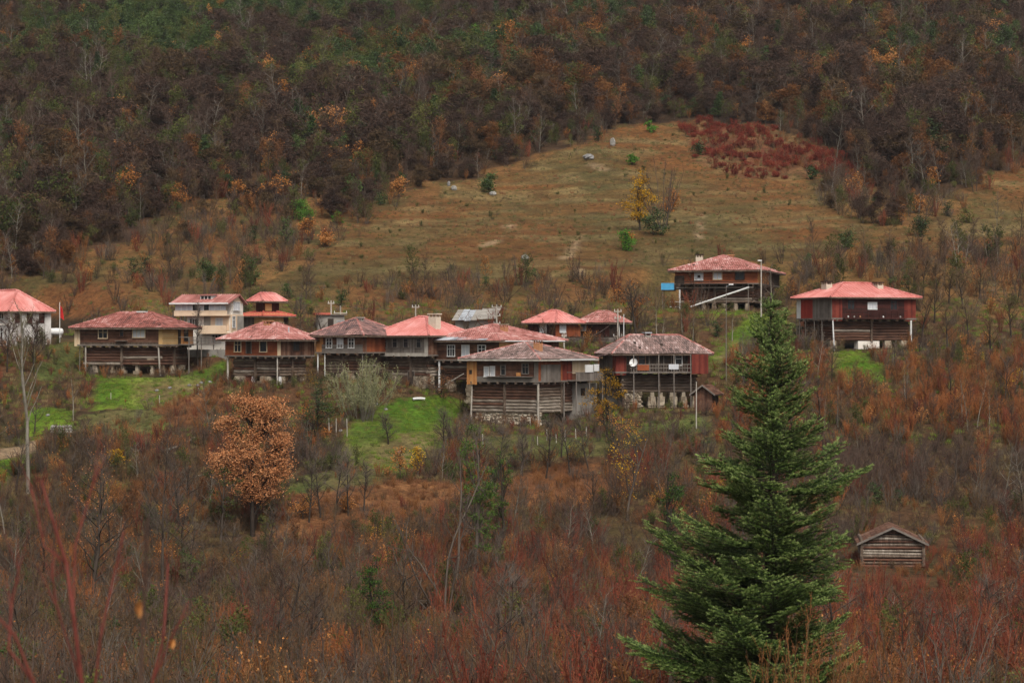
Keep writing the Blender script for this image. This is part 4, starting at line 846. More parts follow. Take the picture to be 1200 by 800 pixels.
# ------------------------------------------------------------------ hillside
def make_ground():
    xs = np.concatenate([np.arange(-700, -190, 15.0), np.arange(-190, 190.01, 1.0), np.arange(205, 701, 15.0)])
    ys = np.concatenate([np.arange(-150, 60, 5.0), np.arange(60, 200, 1.0), np.arange(200, 300, .6), np.arange(300, 460, 1.0), np.arange(460, 720, 2.5), np.arange(720, 2300, 20.0)])
    X, Y = np.meshgrid(xs, ys); Z = hgt(X, Y)
    nx, ny = len(xs), len(ys)
    me = bpy.data.meshes.new('hillside')
    me.vertices.add(nx * ny); me.vertices.foreach_set('co', np.stack([X, Y, Z], -1).astype(np.float32).ravel())
    i = np.arange(nx - 1)[None, :] + nx * np.arange(ny - 1)[:, None]
    q = np.stack([i, i + 1, i + 1 + nx, i + nx], -1).reshape(-1, 4)
    me.loops.add(q.size); me.loops.foreach_set('vertex_index', q.ravel().astype(np.int32))
    me.polygons.add(len(q)); me.polygons.foreach_set('loop_start', np.arange(0, q.size, 4, dtype=np.int32)); me.polygons.foreach_set('loop_total', np.full(len(q), 4, np.int32))
    me.update(); me.validate()
    r, px, py = zone(X, Y)
    C = np.zeros(X.shape + (3,))
    a = np.clip(.5 + 1.3 * fbm(X / 14, Y / 18, 31, 4), 0, 1)[..., None]; b = np.clip(.5 + 1.4 * fbm(X / 5, Y / 7, 32, 4), 0, 1)[..., None]
    def mix(c0, c1, t): return np.array(c0) * (1 - t) + np.array(c1) * t
    olive, tan, rust = (.066, .056, .024), (.17, .125, .062), (.115, .054, .023)
    st = np.clip(.5 + 1.1 * fbm(X / 16 + Y / 50, Y / 3.2 - X / 30, 36, 3), 0, 1)[..., None]
    past = mix(mix(rust, olive, np.clip(a * .8 + st * .5 - .15, 0, 1)), tan, np.clip(b * .6 + st * .7 - .55, 0, 1))
    past = past * (1 - .25 * np.clip((py[..., None] - 250) / 100, 0, 1)) 
    C[:] = past
    m = r == 0; C[m] = mix((.035, .022, .014), (.06, .034, .018), a)[m]
    m = (r == 2) & (py > 372); C[m] = mix(mix((.034, .024, .015), (.07, .036, .02), a), (.045, .045, .018), np.clip(b - .4, 0, 1))[m]
    m = (r == 2) & (py <= 372); C[m] = mix(mix((.10, .046, .022), (.135, .078, .034), a), (.05, .045, .02), np.clip(b * 1.4 - .6, 0, 1))[m]
    m = r == 3; C[m] = mix(mix((.048, .088, .014), (.115, .165, .028), b), (.105, .085, .04), np.clip(a * 2.2 - .9 + 1.6 * (b - .5), 0, 1))[m]
    m = r == 4; C[m] = mix((.09, .04, .02), (.14, .07, .035), b)[m]
    m = r == 5; C[m] = mix((.10, .035, .022), (.13, .08, .04), b)[m]
    m = r == 6; C[m] = mix((.055, .07, .022), (.09, .075, .035), b)[m]
    m = r == 7; C[m] = mix((.13, .09, .055), (.2, .145, .095), b)[m]
    # bare scars in the pasture
    for (cx, cy, rx, ry, an) in ((672, 290, 16, 5, -.9), (678, 318, 6, 4, 0), (665, 300, 8, 3, -.5), (575, 285, 14, 3, -.3), (598, 265, 8, 3, 0), (700, 195, 14, 4, .3), (820, 268, 4, 18, .1)):
        dx, dy = px - cx, py - cy; ca, sa = math.cos(an), math.sin(an)
        d = ((dx * ca + dy * sa) / rx) ** 2 + ((-dx * sa + dy * ca) / ry) ** 2 + .5 * fbm(X / 2, Y / 2, 55, 2)
        t = (np.clip(1.3 - d, 0, 1) * .75 * (Y > 240))[..., None]; C = C * (1 - t) + np.array((.25, .18, .115)) * t
    mn = C.mean(-1, keepdims=True); C = np.clip(mn + 1.15 * (C - mn), .004, 1)
    col = np.concatenate([C, np.ones(X.shape + (1,))], -1).astype(np.float32)
    at = me.color_attributes.new('soil', 'FLOAT_COLOR', 'POINT'); at.data.foreach_set('color', col.ravel())
    me.shade_smooth(); o = link('hillside', me, None, M['ground']); tag(o, 'grassy hillside rising from the valley brush to the forest', None, None, 'structure')

# ------------------------------------------------------------------ plant meshes (numpy)
def tubes_np(segs, k=3):
    """segs: (n,8) array p0 p1 r0 r1 -> verts, tri/quad faces"""
    S = np.asarray(segs, float); n = len(S)
    a, b, r0, r1 = S[:, :3], S[:, 3:6], S[:, 6:7], S[:, 7:8]
    d = b - a; d /= np.linalg.norm(d, axis=1, keepdims=True) + 1e-9
    ref = np.where(np.abs(d[:, 2:3]) < .9, np.array([[0, 0, 1.0]]), np.array([[1.0, 0, 0]]))
    u = np.cross(d, ref); u /= np.linalg.norm(u, axis=1, keepdims=True) + 1e-9; w = np.cross(d, u)
    V = np.zeros((n, 2 * k, 3))
    for i in range(k):
        t = 2 * math.pi * i / k; c = u * math.cos(t) + w * math.sin(t); V[:, i] = a + c * r0; V[:, k + i] = b + c * r1
    base = (np.arange(n) * 2 * k)[:, None]; F = []
    for i in range(k): F.append(base + np.array([[i, (i + 1) % k, k + (i + 1) % k, k + i]]))
    return V.reshape(-1, 3), np.concatenate(F, 1).reshape(-1, 4)
def spikes_np(segs):
    """three-sided cones: n x (p0 p1 r0) -> verts, tris"""
    S = np.asarray(segs, float); n = len(S); a, b, r0 = S[:, :3], S[:, 3:6], S[:, 6:7]
    d = b - a; d /= np.linalg.norm(d, axis=1, keepdims=True) + 1e-9
    ref = np.where(np.abs(d[:, 2:3]) < .9, np.array([[0, 0, 1.0]]), np.array([[1.0, 0, 0]]))
    u = np.cross(d, ref); u /= np.linalg.norm(u, axis=1, keepdims=True) + 1e-9; w = np.cross(d, u)
    V = np.zeros((n, 4, 3)); 
    for i in range(3): t = 2 * math.pi * i / 3; V[:, i] = a + (u * math.cos(t) + w * math.sin(t)) * r0
    V[:, 3] = b
    base = (np.arange(n) * 4)[:, None]
    return V.reshape(-1, 3), np.concatenate([base + np.array([[i, (i + 1) % 3, 3]]) for i in range(3)], 1).reshape(-1, 3)
def leaves_np(P, size, rng, flat=.3, asp=.7):
    """one bent leaf (two triangles) per point"""
    n = len(P); A = rng.normal(size=(n, 3)); A[:, 2] *= flat + .4; A /= np.linalg.norm(A, axis=1, keepdims=True) + 1e-9
    B = np.cross(A, rng.normal(size=(n, 3))); B /= np.linalg.norm(B, axis=1, keepdims=True) + 1e-9; Nn = np.cross(A, B)
    s = (size * rng.uniform(.6, 1.3, (n, 1)))
    V = np.stack([P - A * s * .5, P + B * s * asp * .5 + Nn * s * .12, P + A * s * .5, P - B * s * asp * .5 + Nn * s * .12], 1)
    base = (np.arange(n) * 4)[:, None]
    F = np.concatenate([base + np.array([[0, 1, 2]]), base + np.array([[0, 2, 3]])], 1).reshape(-1, 3)
    return V.reshape(-1, 3), F
def mesh_np(name, groups, mats):
    """groups: list of (verts, faces, material index)"""
    vs, ls, starts, tot, mi = [], [], [], [], []; nv = 0; nl = 0
    for V, F, k in groups:
        if len(V) == 0: continue
        F = np.asarray(F); c = F.shape[1]
        vs.append(V); ls.append((F + nv).ravel()); starts.append(nl + np.arange(len(F)) * c); tot.append(np.full(len(F), c)); mi.append(np.full(len(F), k)); nv += len(V); nl += F.size
    V = np.concatenate(vs).astype(np.float32); L_ = np.concatenate(ls).astype(np.int32)
    me = bpy.data.meshes.new(name); me.vertices.add(len(V)); me.vertices.foreach_set('co', V.ravel()); me.loops.add(len(L_)); me.loops.foreach_set('vertex_index', L_)
    st = np.concatenate(starts).astype(np.int32); me.polygons.add(len(st)); me.polygons.foreach_set('loop_start', st); me.polygons.foreach_set('loop_total', np.concatenate(tot).astype(np.int32))
    me.polygons.foreach_set('material_index', np.concatenate(mi).astype(np.int32))
    me.update(calc_edges=True)
    for m in mats: me.materials.append(m)
    return me
def unit(v): return v / (np.linalg.norm(v) + 1e-9)
class Plant:
    """branching skeleton: stems (tubes), twigs (spikes) and tip points"""
    def __init__(s, rng): s.rng = rng; s.stem = []; s.twig = []; s.tips = []
    def line(s, p, d, L_, r0, r1, n=3, wig=.12, up=0.0, out='stem'):
        pts = [np.array(p, float)]; d = unit(np.array(d, float)); rr = np.linspace(r0, r1, n + 1)
        for i in range(n):
            d = unit(d + s.rng.normal(0, wig, 3) + np.array([0, 0, up / n])); pts.append(pts[-1] + d * L_ / n)
            s.stem.append([*pts[-2], *pts[-1], rr[i], rr[i + 1]])
        return pts, d
    def spray(s, pts, d, n, L_, r, ang=.7, up=.25, t0=.1, sub=0, subL=.4):
        """twigs along a polyline"""
        m = len(pts) - 1
        for _ in range(n):
            t = t0 + (1 - t0) * s.rng.random(); f = t * m; i = min(int(f), m - 1); p = pts[i] + (pts[i + 1] - pts[i]) * (f - i)
            dd = unit(unit(pts[i + 1] - pts[i]) + s.rng.normal(0, ang, 3) + np.array([0, 0, up])); l = L_ * s.rng.uniform(.5, 1.2)
            e = p + dd * l; s.twig.append([*p, *e, r]); s.tips.append(e)
            for _k in range(sub):
                q = p + dd * l * s.rng.uniform(.2, .9); d2 = unit(dd + s.rng.normal(0, .6, 3) + np.array([0, 0, up])); l2 = l * subL * s.rng.uniform(.6, 1.2)
                s.twig.append([*q, *(q + d2 * l2), r * .75]); s.tips.append(q + d2 * l2)
    def bare(s, H, r, nb=16, crown0=.3, spread=.28, twigs=14, tl=.9, tr=.018, ang=.9, sub=2, lean=.04, rt=.15):
        pts, d = s.line((0, 0, -.4), (s.rng.normal(0, lean), s.rng.normal(0, lean), 1), H + .4, r, r * rt, 7, .05, .05)
        for b in range(nb):
            t = crown0 + (1 - crown0) * (b + s.rng.random()) / nb; f = t * 7; i = min(int(f), 6); p = pts[i] + (pts[i + 1] - pts[i]) * (f - i)
            az = b * 2.4 + s.rng.normal(0, .4); L_ = H * spread * (1 - .65 * ((t - crown0) / (1 - crown0))) * s.rng.uniform(.7, 1.25)
            dd = np.array([math.cos(az) * math.sin(ang), math.sin(az) * math.sin(ang), math.cos(ang)])
            q, e = s.line(p, dd, L_, r * .38 * (1 - t * .6), tr * 1.1, 3, .13, .35)
            s.spray(q, e, twigs, tl, tr, .8, .2, .15, sub)
        s.spray(pts[5:], d, twigs, tl, tr, .5, .4, 0, sub); return pts
    def shrub(s, H, n=9, r=.03, twigs=10, tl=.6, tr=.014, fan=.35, sub=1, up=.4, base=.25):
        for k in range(n):
            az = s.rng.uniform(0, 6.3); a = abs(s.rng.normal(0, fan)); p = (math.cos(az) * base * s.rng.random(), math.sin(az) * base * s.rng.random(), -.15)
            q, e = s.line(p, (math.cos(az) * a, math.sin(az) * a, 1), H * s.rng.uniform(.6, 1.1), r, tr, 3, .1, .1)
            s.spray(q, e, twigs, tl, tr, .5, up, .25, sub)
    def mesh(s, name, bark, twig, leaf=None, leafpts=None, size=.12, k=4, flat=.5):
        g = []; mats = [bark, twig]
        if s.stem: V, F = tubes_np(s.stem, k); g.append((V, F, 0))
        if s.twig: V, F = spikes_np(s.twig); g.append((V, F, 1))
        if leaf is not None and leafpts is not None and len(leafpts): V, F = leaves_np(np.asarray(leafpts), size, s.rng, flat); g.append((V, F, 2)); mats.append(leaf)
        return mesh_np(name, g, mats)
def cluster(rng, centres, n, sig, flat=.6):
    c = np.repeat(np.asarray(centres, float), n, 0); q = rng.normal(size=c.shape) * sig; q[:, 2] *= flat; return c + q
def leafy(rng, name, lobes, nclump, nleaf, size, bark, twig, leaf, H, r=.12, sig=.3, crown0=.3, shell=.55, twigs=4, flat=.6, asp=.7):
    """tree of leaf clumps spread through the lobes (x, y, z, rx, ry, rz), fed by limbs from one trunk; returns (trunk mesh, crown mesh)"""
    p = Plant(rng); top = max(l[2] for l in lobes)
    pts, d = p.line((0, 0, -.5), (0, 0, 1), min(H * .85, top) + .5, r, r * .25, 6, .05, .0); cl = []
    vol = np.array([l[3] * l[4] * l[5] for l in lobes]) ** .67; vol = vol / vol.sum()
    for l, v in zip(lobes, vol):
        base = pts[min(5, max(1, int(6 * (l[2] - l[5] * .6) / (H * .9))))]; c0 = np.array(l[:3], float)
        q, e = p.line(base, c0 - base, np.linalg.norm(c0 - base), r * .45, r * .2, 3, .06)
        for _ in range(max(2, int(nclump * v))):
            w = unit(rng.normal(size=3)); rad = shell + (1 - shell) * rng.random() ** .5
            c = c0 + w * rad * np.array(l[3:6]) * rng.uniform(.85, 1.08); cl.append(c)
            s0 = q[rng.integers(1, 4)]; mid = (s0 + c) / 2 + rng.normal(0, .15, 3); p.stem.append([*s0, *mid, .035, .022]); p.stem.append([*mid, *c, .022, .012])
            for _k in range(twigs): p.twig.append([*c, *(c + unit(rng.normal(size=3)) * sig * 1.6), .012])
    P = cluster(rng, cl, nleaf, sig, flat)
    tr = Plant(rng); tr.stem = p.stem
    tm = tr.mesh(name + '_trunk', bark, bark, k=5)
    V, F = leaves_np(P, size, rng, .5, asp); g = [(V, F, 0)]
    if p.twig: V2, F2 = spikes_np(p.twig); g.append((V2, F2, 1))
    return tm, mesh_np(name + '_crown', g, [leaf, twig])
def blob_lobes(rng, H, w, n=6, z0=.25):
    L_ = []
    for i in range(n):
        t = z0 + (1 - z0) * (i + .5) / n; k = math.sin(math.pi * min(1, (t - z0) / (1 - z0) * .8 + .15)); a = rng.uniform(0, 6.3)
        L_.append((math.cos(a) * w * .28 * k, math.sin(a) * w * .28 * k, H * t, w * .36 * k + .15, w * .36 * k + .15, H * (1 - z0) / n * 1.1))
    return L_

# ------------------------------------------------------------------ prototypes
PR = {}
def protos():
    T = lambda k: np.random.default_rng(k)
    def bare_set(key, twig, bark, n, H0, H1, **kw):
        PR[key] = []
        for i in range(n):
            p = Plant(T(hash_(key) + i)); p.bare(H0 + (H1 - H0) * i / max(1, n - 1), kw.get('r', .10), kw.get('nb', 20), kw.get('crown0', .14), kw.get('spread', .36), kw.get('twigs', 15), kw.get('tl', .8), kw.get('tr', .017), kw.get('ang', .95), kw.get('sub', 2))
            lf = None; pts = None
            if kw.get('leaf'):
                t = np.asarray(p.tips); pts = t[p.rng.random(len(t)) < kw.get('lfrac', .3)]; pts = np.concatenate([pts, pts + p.rng.normal(0, .15, pts.shape)])
            PR[key].append(p.mesh(key, bark, twig, M[kw['leaf']] if kw.get('leaf') else None, pts, kw.get('ls', .16)))
    def shrub_set(key, twig, bark, n, H0, H1, **kw):
        PR[key] = []
        for i in range(n):
            p = Plant(T(hash_(key) + i)); p.shrub(H0 + (H1 - H0) * i / max(1, n - 1), kw.get('stems', 9), kw.get('r', .025), kw.get('twigs', 10), kw.get('tl', .6), kw.get('tr', .014), kw.get('fan', .55), kw.get('sub', 2), kw.get('up', .25), kw.get('base', .3))
            pts = None
            if kw.get('leaf'):
                t = np.asarray(p.tips); pts = t[p.rng.random(len(t)) < kw.get('lfrac', .3)]
            PR[key].append(p.mesh(key, bark, twig, M[kw['leaf']] if kw.get('leaf') else None, pts, kw.get('ls', .1)))
    bare_set('bare_purple', M['tw_purple'], M['barkmid'], 5, 5, 7.5)
    bare_set('bare_brown', M['tw_brown'], M['barkmid'], 4, 4.5, 7)
    bare_set('bare_grey', M['tw_grey'], M['barkpale'], 3, 5.5, 8, nb=14, twigs=10)
    bare_set('bare_rust', M['tw_rust'], M['barkmid'], 4, 4.5, 7, leaf='lf_rust', lfrac=.35, ls=.2)
    bare_set('orange_light', M['tw_brown'], M['barkmid'], 3, 4.5, 7, leaf='lf_orange', lfrac=.5, ls=.22, nb=13)
    bare_set('olive_light', M['tw_olive'], M['barkmid'], 3, 4.5, 7, leaf='lf_olive', lfrac=.6, ls=.22, nb=15)
    bare_set('orchard', M['tw_grey'], M['bark'], 4, 4.2, 5.5, r=.13, nb=11, crown0=.35, spread=.42, twigs=12, tl=.7, tr=.014, ang=1.0)
    shrub_set('sh_purple', M['tw_purple'], M['barkmid'], 4, 1.9, 3.2, twigs=14, tr=.014)
    shrub_set('sh_brown', M['tw_brown'], M['barkmid'], 4, 1.5, 2.8, leaf='lf_rust', lfrac=.22, twigs=13, ls=.09)
    shrub_set('sh_grey', M['tw_grey'], M['barkmid'], 3, 1.8, 3.0, twigs=14, tr=.013)
    shrub_set('sh_red', M['tw_red'], M['tw_red'], 4, 2.0, 3.3, fan=.26, twigs=14, up=.7, stems=12, leaf='lf_red', lfrac=.18, ls=.08, r=.022)
    shrub_set('sh_rust', M['tw_rust'], M['tw_rust'], 4, 1.2, 2.3, fan=.28, twigs=13, up=.7, leaf='lf_rust', lfrac=.5, ls=.1)
    shrub_set('sh_orange', M['tw_rust'], M['tw_rust'], 3, 1.4, 2.4, fan=.28, twigs=10, up=.7, leaf='lf_orange', lfrac=.8, ls=.12)
    shrub_set('sh_flame', M['tw_flame'], M['tw_rust'], 4, 1.6, 2.8, fan=.22, twigs=16, up=.9, stems=12, leaf='tw_flame', lfrac=.4, ls=.08)
    shrub_set('sh_olive', M['tw_olive'], M['tw_olive'], 3, .9, 1.7, leaf='lf_olive', lfrac=.9, ls=.12, twigs=16)
    shrub_set('sh_yellow', M['tw_olive'], M['barkmid'], 2, 1.5, 2.5, leaf='lf_yellow', lfrac=.8, ls=.12, twigs=12)
    shrub_set('sh_redlow', M['tw_red'], M['tw_red'], 3, .8, 1.5, leaf='lf_red', lfrac=1.0, ls=.16, twigs=16, fan=.5, base=.8)
    PR['evergreen'] = []; PR['ev_small'] = []
    for i in range(4):
        tm, cm = leafy(T(900 + i), 'evergreen', blob_lobes(T(910 + i), 5.5 + i * .7, 3.6, 6, .12), 46, 46, .26, M['bark'], M['bark'], M['lf_green'], 5.5 + i * .7, sig=.36)
        PR['evergreen'].append(join2(tm, cm))
    for i in range(3):
        tm, cm = leafy(T(950 + i), 'ev_small', blob_lobes(T(960 + i), 2.0 + i * .4, 1.8, 4, .1), 26, 30, .13, M['bark'], M['bark'], M['lf_green'], 2.2, r=.05, sig=.2)
        PR['ev_small'].append(join2(tm, cm))
    for key, lf, tw, nn in (('round_purple', 'tw_purple', 'barkmid', 4), ('round_brown', 'tw_brown', 'barkmid', 3), ('round_rust', 'tw_rust', 'barkmid', 3), ('round_olive', 'lf_olive', 'barkmid', 2), ('round_orange', 'lf_orange', 'barkmid', 2)):
        PR[key] = []
        for i in range(nn):
            r_ = T(hash_(key) + i); H_ = 4.2 + i * .7; strip = lf.startswith('tw')
            tm, cm = leafy(r_, key, blob_lobes(r_, H_, H_ * .85, 7, .15), 60, 44 if strip else 24, .55 if strip else .22, M[tw], M[lf], M[lf], H_, r=.09, sig=.36, asp=.07 if strip else .7, twigs=3)
            PR[key].append(join2(tm, cm))
    PR['conifer'] = [conifer_small(T(970 + i), 6.5 + i) for i in range(2)]
    for key, mt, hh in (('tuft_dry', 'gr_dry', .42), ('tuft_green', 'gr_green', .26), ('tuft_olive', 'gr_olive', .34), ('fern_rust', 'lf_rust', .5)):
        PR[key] = []
        for i in range(3):
            r_ = T(1000 + i); n = 26; a = r_.uniform(0, 6.3, n); b = r_.random(n) * .28; l = hh * r_.uniform(.5, 1.2, n); t = np.abs(r_.normal(0, .5, n))
            P0 = np.stack([np.cos(a) * b, np.sin(a) * b, np.zeros(n) - .03], 1); P1 = P0 + np.stack([np.cos(a) * np.sin(t) * l, np.sin(a) * np.sin(t) * l, np.cos(t) * l], 1)
            V, F = spikes_np(np.concatenate([P0, P1, np.full((n, 1), .022)], 1)); PR[key].append(mesh_np(key, [(V, F, 0)], [M[mt]]))
def hash_(s): return sum((i + 1) * ord(c) for i, c in enumerate(s)) % 9973
def join2(a, b):
    """two meshes into one, keeping materials"""
    out = []; mats = list(a.materials) + list(b.materials); off = 0; gs = []
    for me, mo in ((a, 0), (b, len(a.materials))):
        V = np.zeros(len(me.vertices) * 3, np.float32); me.vertices.foreach_get('co', V); V = V.reshape(-1, 3)
        L_ = np.zeros(len(me.loops), np.int32); me.loops.foreach_get('vertex_index', L_); st = np.zeros(len(me.polygons), np.int32); me.polygons.foreach_get('loop_start', st); tt = np.zeros(len(me.polygons), np.int32); me.polygons.foreach_get('loop_total', tt); mi = np.zeros(len(me.polygons), np.int32); me.polygons.foreach_get('material_index', mi)
        for c in (3, 4):
            for k in np.unique(mi):
                sel = (tt == c) & (mi == k)
                if sel.any():
                    F = L_[st[sel][:, None] + np.arange(c)[None]]; u, inv = np.unique(F, return_inverse=True); gs.append((V[u], inv.reshape(F.shape), int(k) + mo))
    return mesh_np(b.name, gs, mats)
def conifer_small(rng, H):
    p = Plant(rng); pts, d = p.line((0, 0, -.3), (0, 0, 1), H + .3, .1, .02, 4, .02); P = []
    for j in range(int(H * 3.2)):
        z = .5 + (H - .6) * j / (H * 3.2); L_ = (H - z) * .27 + .15
        for k in range(6):
            az = rng.uniform(0, 6.3); e = np.array([math.cos(az) * L_, math.sin(az) * L_, z + .1 * L_]); p.stem.append([0, 0, z, *e, .02, .008])
            for t in np.linspace(.25, 1, 5): P.append(np.array([0, 0, z]) * (1 - t) + e * t)
    return p.mesh('conifer', M['bark'], M['bark'], M['lf_green'], cluster(rng, P, 5, .13), .22)

# ------------------------------------------------------------------ scattering ("stuff": one object each, instanced by geometry nodes)
def scatter(name, label, entries):
    """entries: list of (proto key, x, y, scale array, sink)"""
    pc = bpy.data.collections.new(name + '_kinds'); idxmap = {}; k = 0
    for key in dict.fromkeys(e[0] for e in entries):
        for me in PR[key]:
            o = bpy.data.objects.new('kind_%03d' % k, me); o.name = '%s_kind_%03d' % (name, k); pc.objects.link(o); idxmap.setdefault(key, []).append(k); k += 1
    P, I, S, RZ = [], [], [], []
    for key, x, y, sc in entries:
        if len(x) == 0: continue
        z = hgt(x, y); P.append(np.stack([x, y, z - .03], 1)); ids = np.array(idxmap[key]); I.append(ids[RNG.integers(0, len(ids), len(x))]); S.append(np.stack([sc, sc, sc * RNG.uniform(.85, 1.2, len(x))], 1))
        RZ.append(np.stack([RNG.normal(0, .05, len(x)), RNG.normal(0, .05, len(x)), RNG.uniform(0, 6.28, len(x))], 1))
    P = np.concatenate(P).astype(np.float32); n = len(P)
    me = bpy.data.meshes.new(name); me.vertices.add(n); me.vertices.foreach_set('co', P.ravel())
    a = me.attributes.new('kind_index', 'INT', 'POINT'); a.data.foreach_set('value', np.concatenate(I).astype(np.int32))
    a = me.attributes.new('size', 'FLOAT_VECTOR', 'POINT'); a.data.foreach_set('vector', np.concatenate(S).astype(np.float32).ravel())
    a = me.attributes.new('turn', 'FLOAT_VECTOR', 'POINT'); a.data.foreach_set('vector', np.concatenate(RZ).astype(np.float32).ravel())
    o = link(name, me); tag(o, label, None, None, 'stuff')
    ng = bpy.data.node_groups.new(name + '_nodes', 'GeometryNodeTree'); ng.interface.new_socket('Geometry', in_out='INPUT', socket_type='NodeSocketGeometry'); ng.interface.new_socket('Geometry', in_out='OUTPUT', socket_type='NodeSocketGeometry')
    N, L = ng.nodes, ng.links; gi = N.new('NodeGroupInput'); go = N.new('NodeGroupOutput'); ip = N.new('GeometryNodeInstanceOnPoints'); ci = N.new('GeometryNodeCollectionInfo')
    ci.inputs['Collection'].default_value = pc; ci.inputs['Separate Children'].default_value = True; ci.inputs['Reset Children'].default_value = True
    def attr(nm, ty):
        q = N.new('GeometryNodeInputNamedAttribute'); q.data_type = ty; q.inputs['Name'].default_value = nm; return q.outputs[0]
    L.new(gi.outputs[0], ip.inputs['Points']); L.new(ci.outputs[0], ip.inputs['Instance']); ip.inputs['Pick Instance'].default_value = True
    L.new(attr('kind_index', 'INT'), ip.inputs['Instance Index']); L.new(attr('size', 'FLOAT_VECTOR'), ip.inputs['Scale'])
    er = N.new('FunctionNodeEulerToRotation'); L.new(attr('turn', 'FLOAT_VECTOR'), er.inputs[0]); L.new(er.outputs[0], ip.inputs['Rotation'])
    L.new(ip.outputs[0], go.inputs[0]); md = o.modifiers.new('scatter', 'NODES'); md.node_group = ng
    return o
AVOID = []     # (x, y, r): nothing scattered there
def candidates(n, y0, y1, margin=130):
    """uniform per ground area inside the (widened) view wedge"""
    out_x, out_y = [], []
    y = np.sqrt(RNG.uniform(y0 ** 2, y1 ** 2, n)); x = RNG.uniform(-1, 1, n) * (600 + margin) / FPX * y
    keep = np.ones(n, bool)
    for (ax, ay, r) in AVOID: keep &= (x - ax) ** 2 + (y - ay) ** 2 > r * r
    return x[keep], y[keep]
def area(y0, y1, margin=130): return (600 + margin) / FPX * (y1 ** 2 - y0 ** 2)

def plant_all():
    # --- forest
    n = int(area(298, 700) / 6.2); x, y = candidates(n, 298, 700); r, px, py = zone(x, y); m = r == 0; x, y, px, py = x[m], y[m], px[m], py[m]
    u = RNG.random(len(x)); na = .5 + .5 * fbm(x / 22, y / 30, 91, 3); nb = .5 + .5 * fbm(x / 30, y / 30, 92, 2)
    green = np.clip(.05 + .62 * np.exp(-((px - 420) / 260) ** 2) * np.clip((135 - py) / 70, 0, 1) + .35 * np.clip((110 - py) / 80, 0, 1) * (px < 260) + .2 * (px > 1020) * np.clip((130 - py) / 80, 0, 1), 0, .8) * np.clip(fbm(x / 26, y / 40, 90, 3) * 3.2 + .8, .05, 2.0)
    orange = .025 + .04 * (nb > .6); olive = .14 + .14 * (nb < .45); rust = (.035 + .20 * np.exp(-((px - 620) / 170) ** 2 - ((py - 140) / 55) ** 2) + .06 * (px > 780)) * np.clip(fbm(x / 18, y / 26, 99, 2) * 2 + .9, .1, 2.2)
    kinds = np.full(len(x), 0)       # purple
    c = green; kinds[u < c] = 1
    k2 = (u >= c) & (u < c + orange); kinds[k2] = 2; c2 = c + orange; kinds[(u >= c2) & (u < c2 + olive)] = 3; c3 = c2 + olive; kinds[(u >= c3) & (u < c3 + rust)] = 4; c4 = c3 + rust
    kinds[(u >= c4) & (u < c4 + .14)] = 5; kinds[(u >= c4 + .14) & (u < c4 + .30)] = 6
    sc = RNG.uniform(.65, 1.25, len(x)) * (.85 + .4 * nb)
    edge = np.clip((np.interp(px, _fb[:, 0], _fb[:, 1]) - py) / 25, .55, 1); sc = sc * edge
    v = RNG.random(len(x)); E = []
    for i, (k, f, k2_, p2) in enumerate([('bare_purple', 1, 'round_purple', .6), ('evergreen', .85, 'round_olive', .12), ('orange_light', .75, 'round_orange', .4), ('olive_light', .95, 'round_olive', .4), ('bare_rust', 1, 'round_rust', .6), ('bare_grey', 1, 'round_purple', .15), ('bare_brown', 1, 'round_brown', .6)]):
        m1 = (kinds == i) & (v >= p2); m2 = (kinds == i) & (v < p2); E.append((k, x[m1], y[m1], sc[m1] * f)); E.append((k2_, x[m2], y[m2], sc[m2] * 1.15))
    xc, yc = candidates(int(area(345, 700) / 900), 345, 700); rr, _, _ = zone(xc, yc); mm = rr == 0; E.append(('conifer', xc[mm], yc[mm], RNG.uniform(.8, 1.2, mm.sum())))
    scatter('forest', 'dense far forest of bare, russet and evergreen trees covering the upper hillside', E)
    # --- forest floor and brush belts
    n = int(area(265, 640) / 5); x, y = candidates(n, 265, 640); r, px, py = zone(x, y)
    m = (r == 0) | ((r == 2)); x, y, px, py, r = x[m], y[m], px[m], py[m], r[m]
    nb = .5 + .5 * fbm(x / 12, y / 14, 93, 3); u = RNG.random(len(x))
    belt = ((px > 400) & (px < 760) & (py > 322)) | (px > 940) | (px < 130) | ((px < 430) & (fbm(x / 14, y / 18, 130, 2) > -.35)); keep = np.where(r == 0, u < .5, u < np.where(belt, .45 + .5 * nb, .8 * nb ** 1.6)); x, y, px, py, r, nb = [q[keep] for q in (x, y, px, py, r, nb)]; u = RNG.random(len(x))
    ks = np.select([u < .28, u < .52, u < .66, u < .8, u < .84, u < .9, u < .93], [0, 1, 2, 3, 4, 5, 6], 7)
    sc = RNG.uniform(.6, 1.25, len(x)) * (.75 + .5 * nb)
    names = ['sh_purple', 'sh_brown', 'sh_grey', 'sh_rust', 'sh_orange', 'sh_olive', 'ev_small', 'sh_red']
    E = [(k, x[ks == i], y[ks == i], sc[ks == i]) for i, k in enumerate(names)]
    x2, y2 = candidates(int(area(272, 420) / 11), 272, 420); r2, px2, py2 = zone(x2, y2); f2 = fbm(x2 / 13, y2 / 16, 160, 3)
    ok = (r2 == 2) & (py2 < 372) & (((px2 < 440) & (f2 > -.12 + (py2 - 240) / 420)) | ((px2 > 930) & (f2 > .0)) | ((px2 >= 440) & (px2 <= 930) & (py2 > 322) & (f2 > .15)))
    x2, y2 = x2[ok], y2[ok]; u2 = RNG.random(len(x2)); s2 = RNG.uniform(.4, .85, len(x2))
    pz = py2[ok]
    for i, k in enumerate(['bare_purple', 'round_purple', 'bare_brown', 'bare_grey', 'round_brown', 'bare_purple', 'round_rust', 'orange_light', 'bare_brown', 'olive_light']): q = ((u2 * 10).astype(int) == i) & ((pz < 285) | (not k.startswith('round'))); E.append((k, x2[q], y2[q], s2[q] * (.7 if k in ('orange_light', 'round_rust') else 1)))
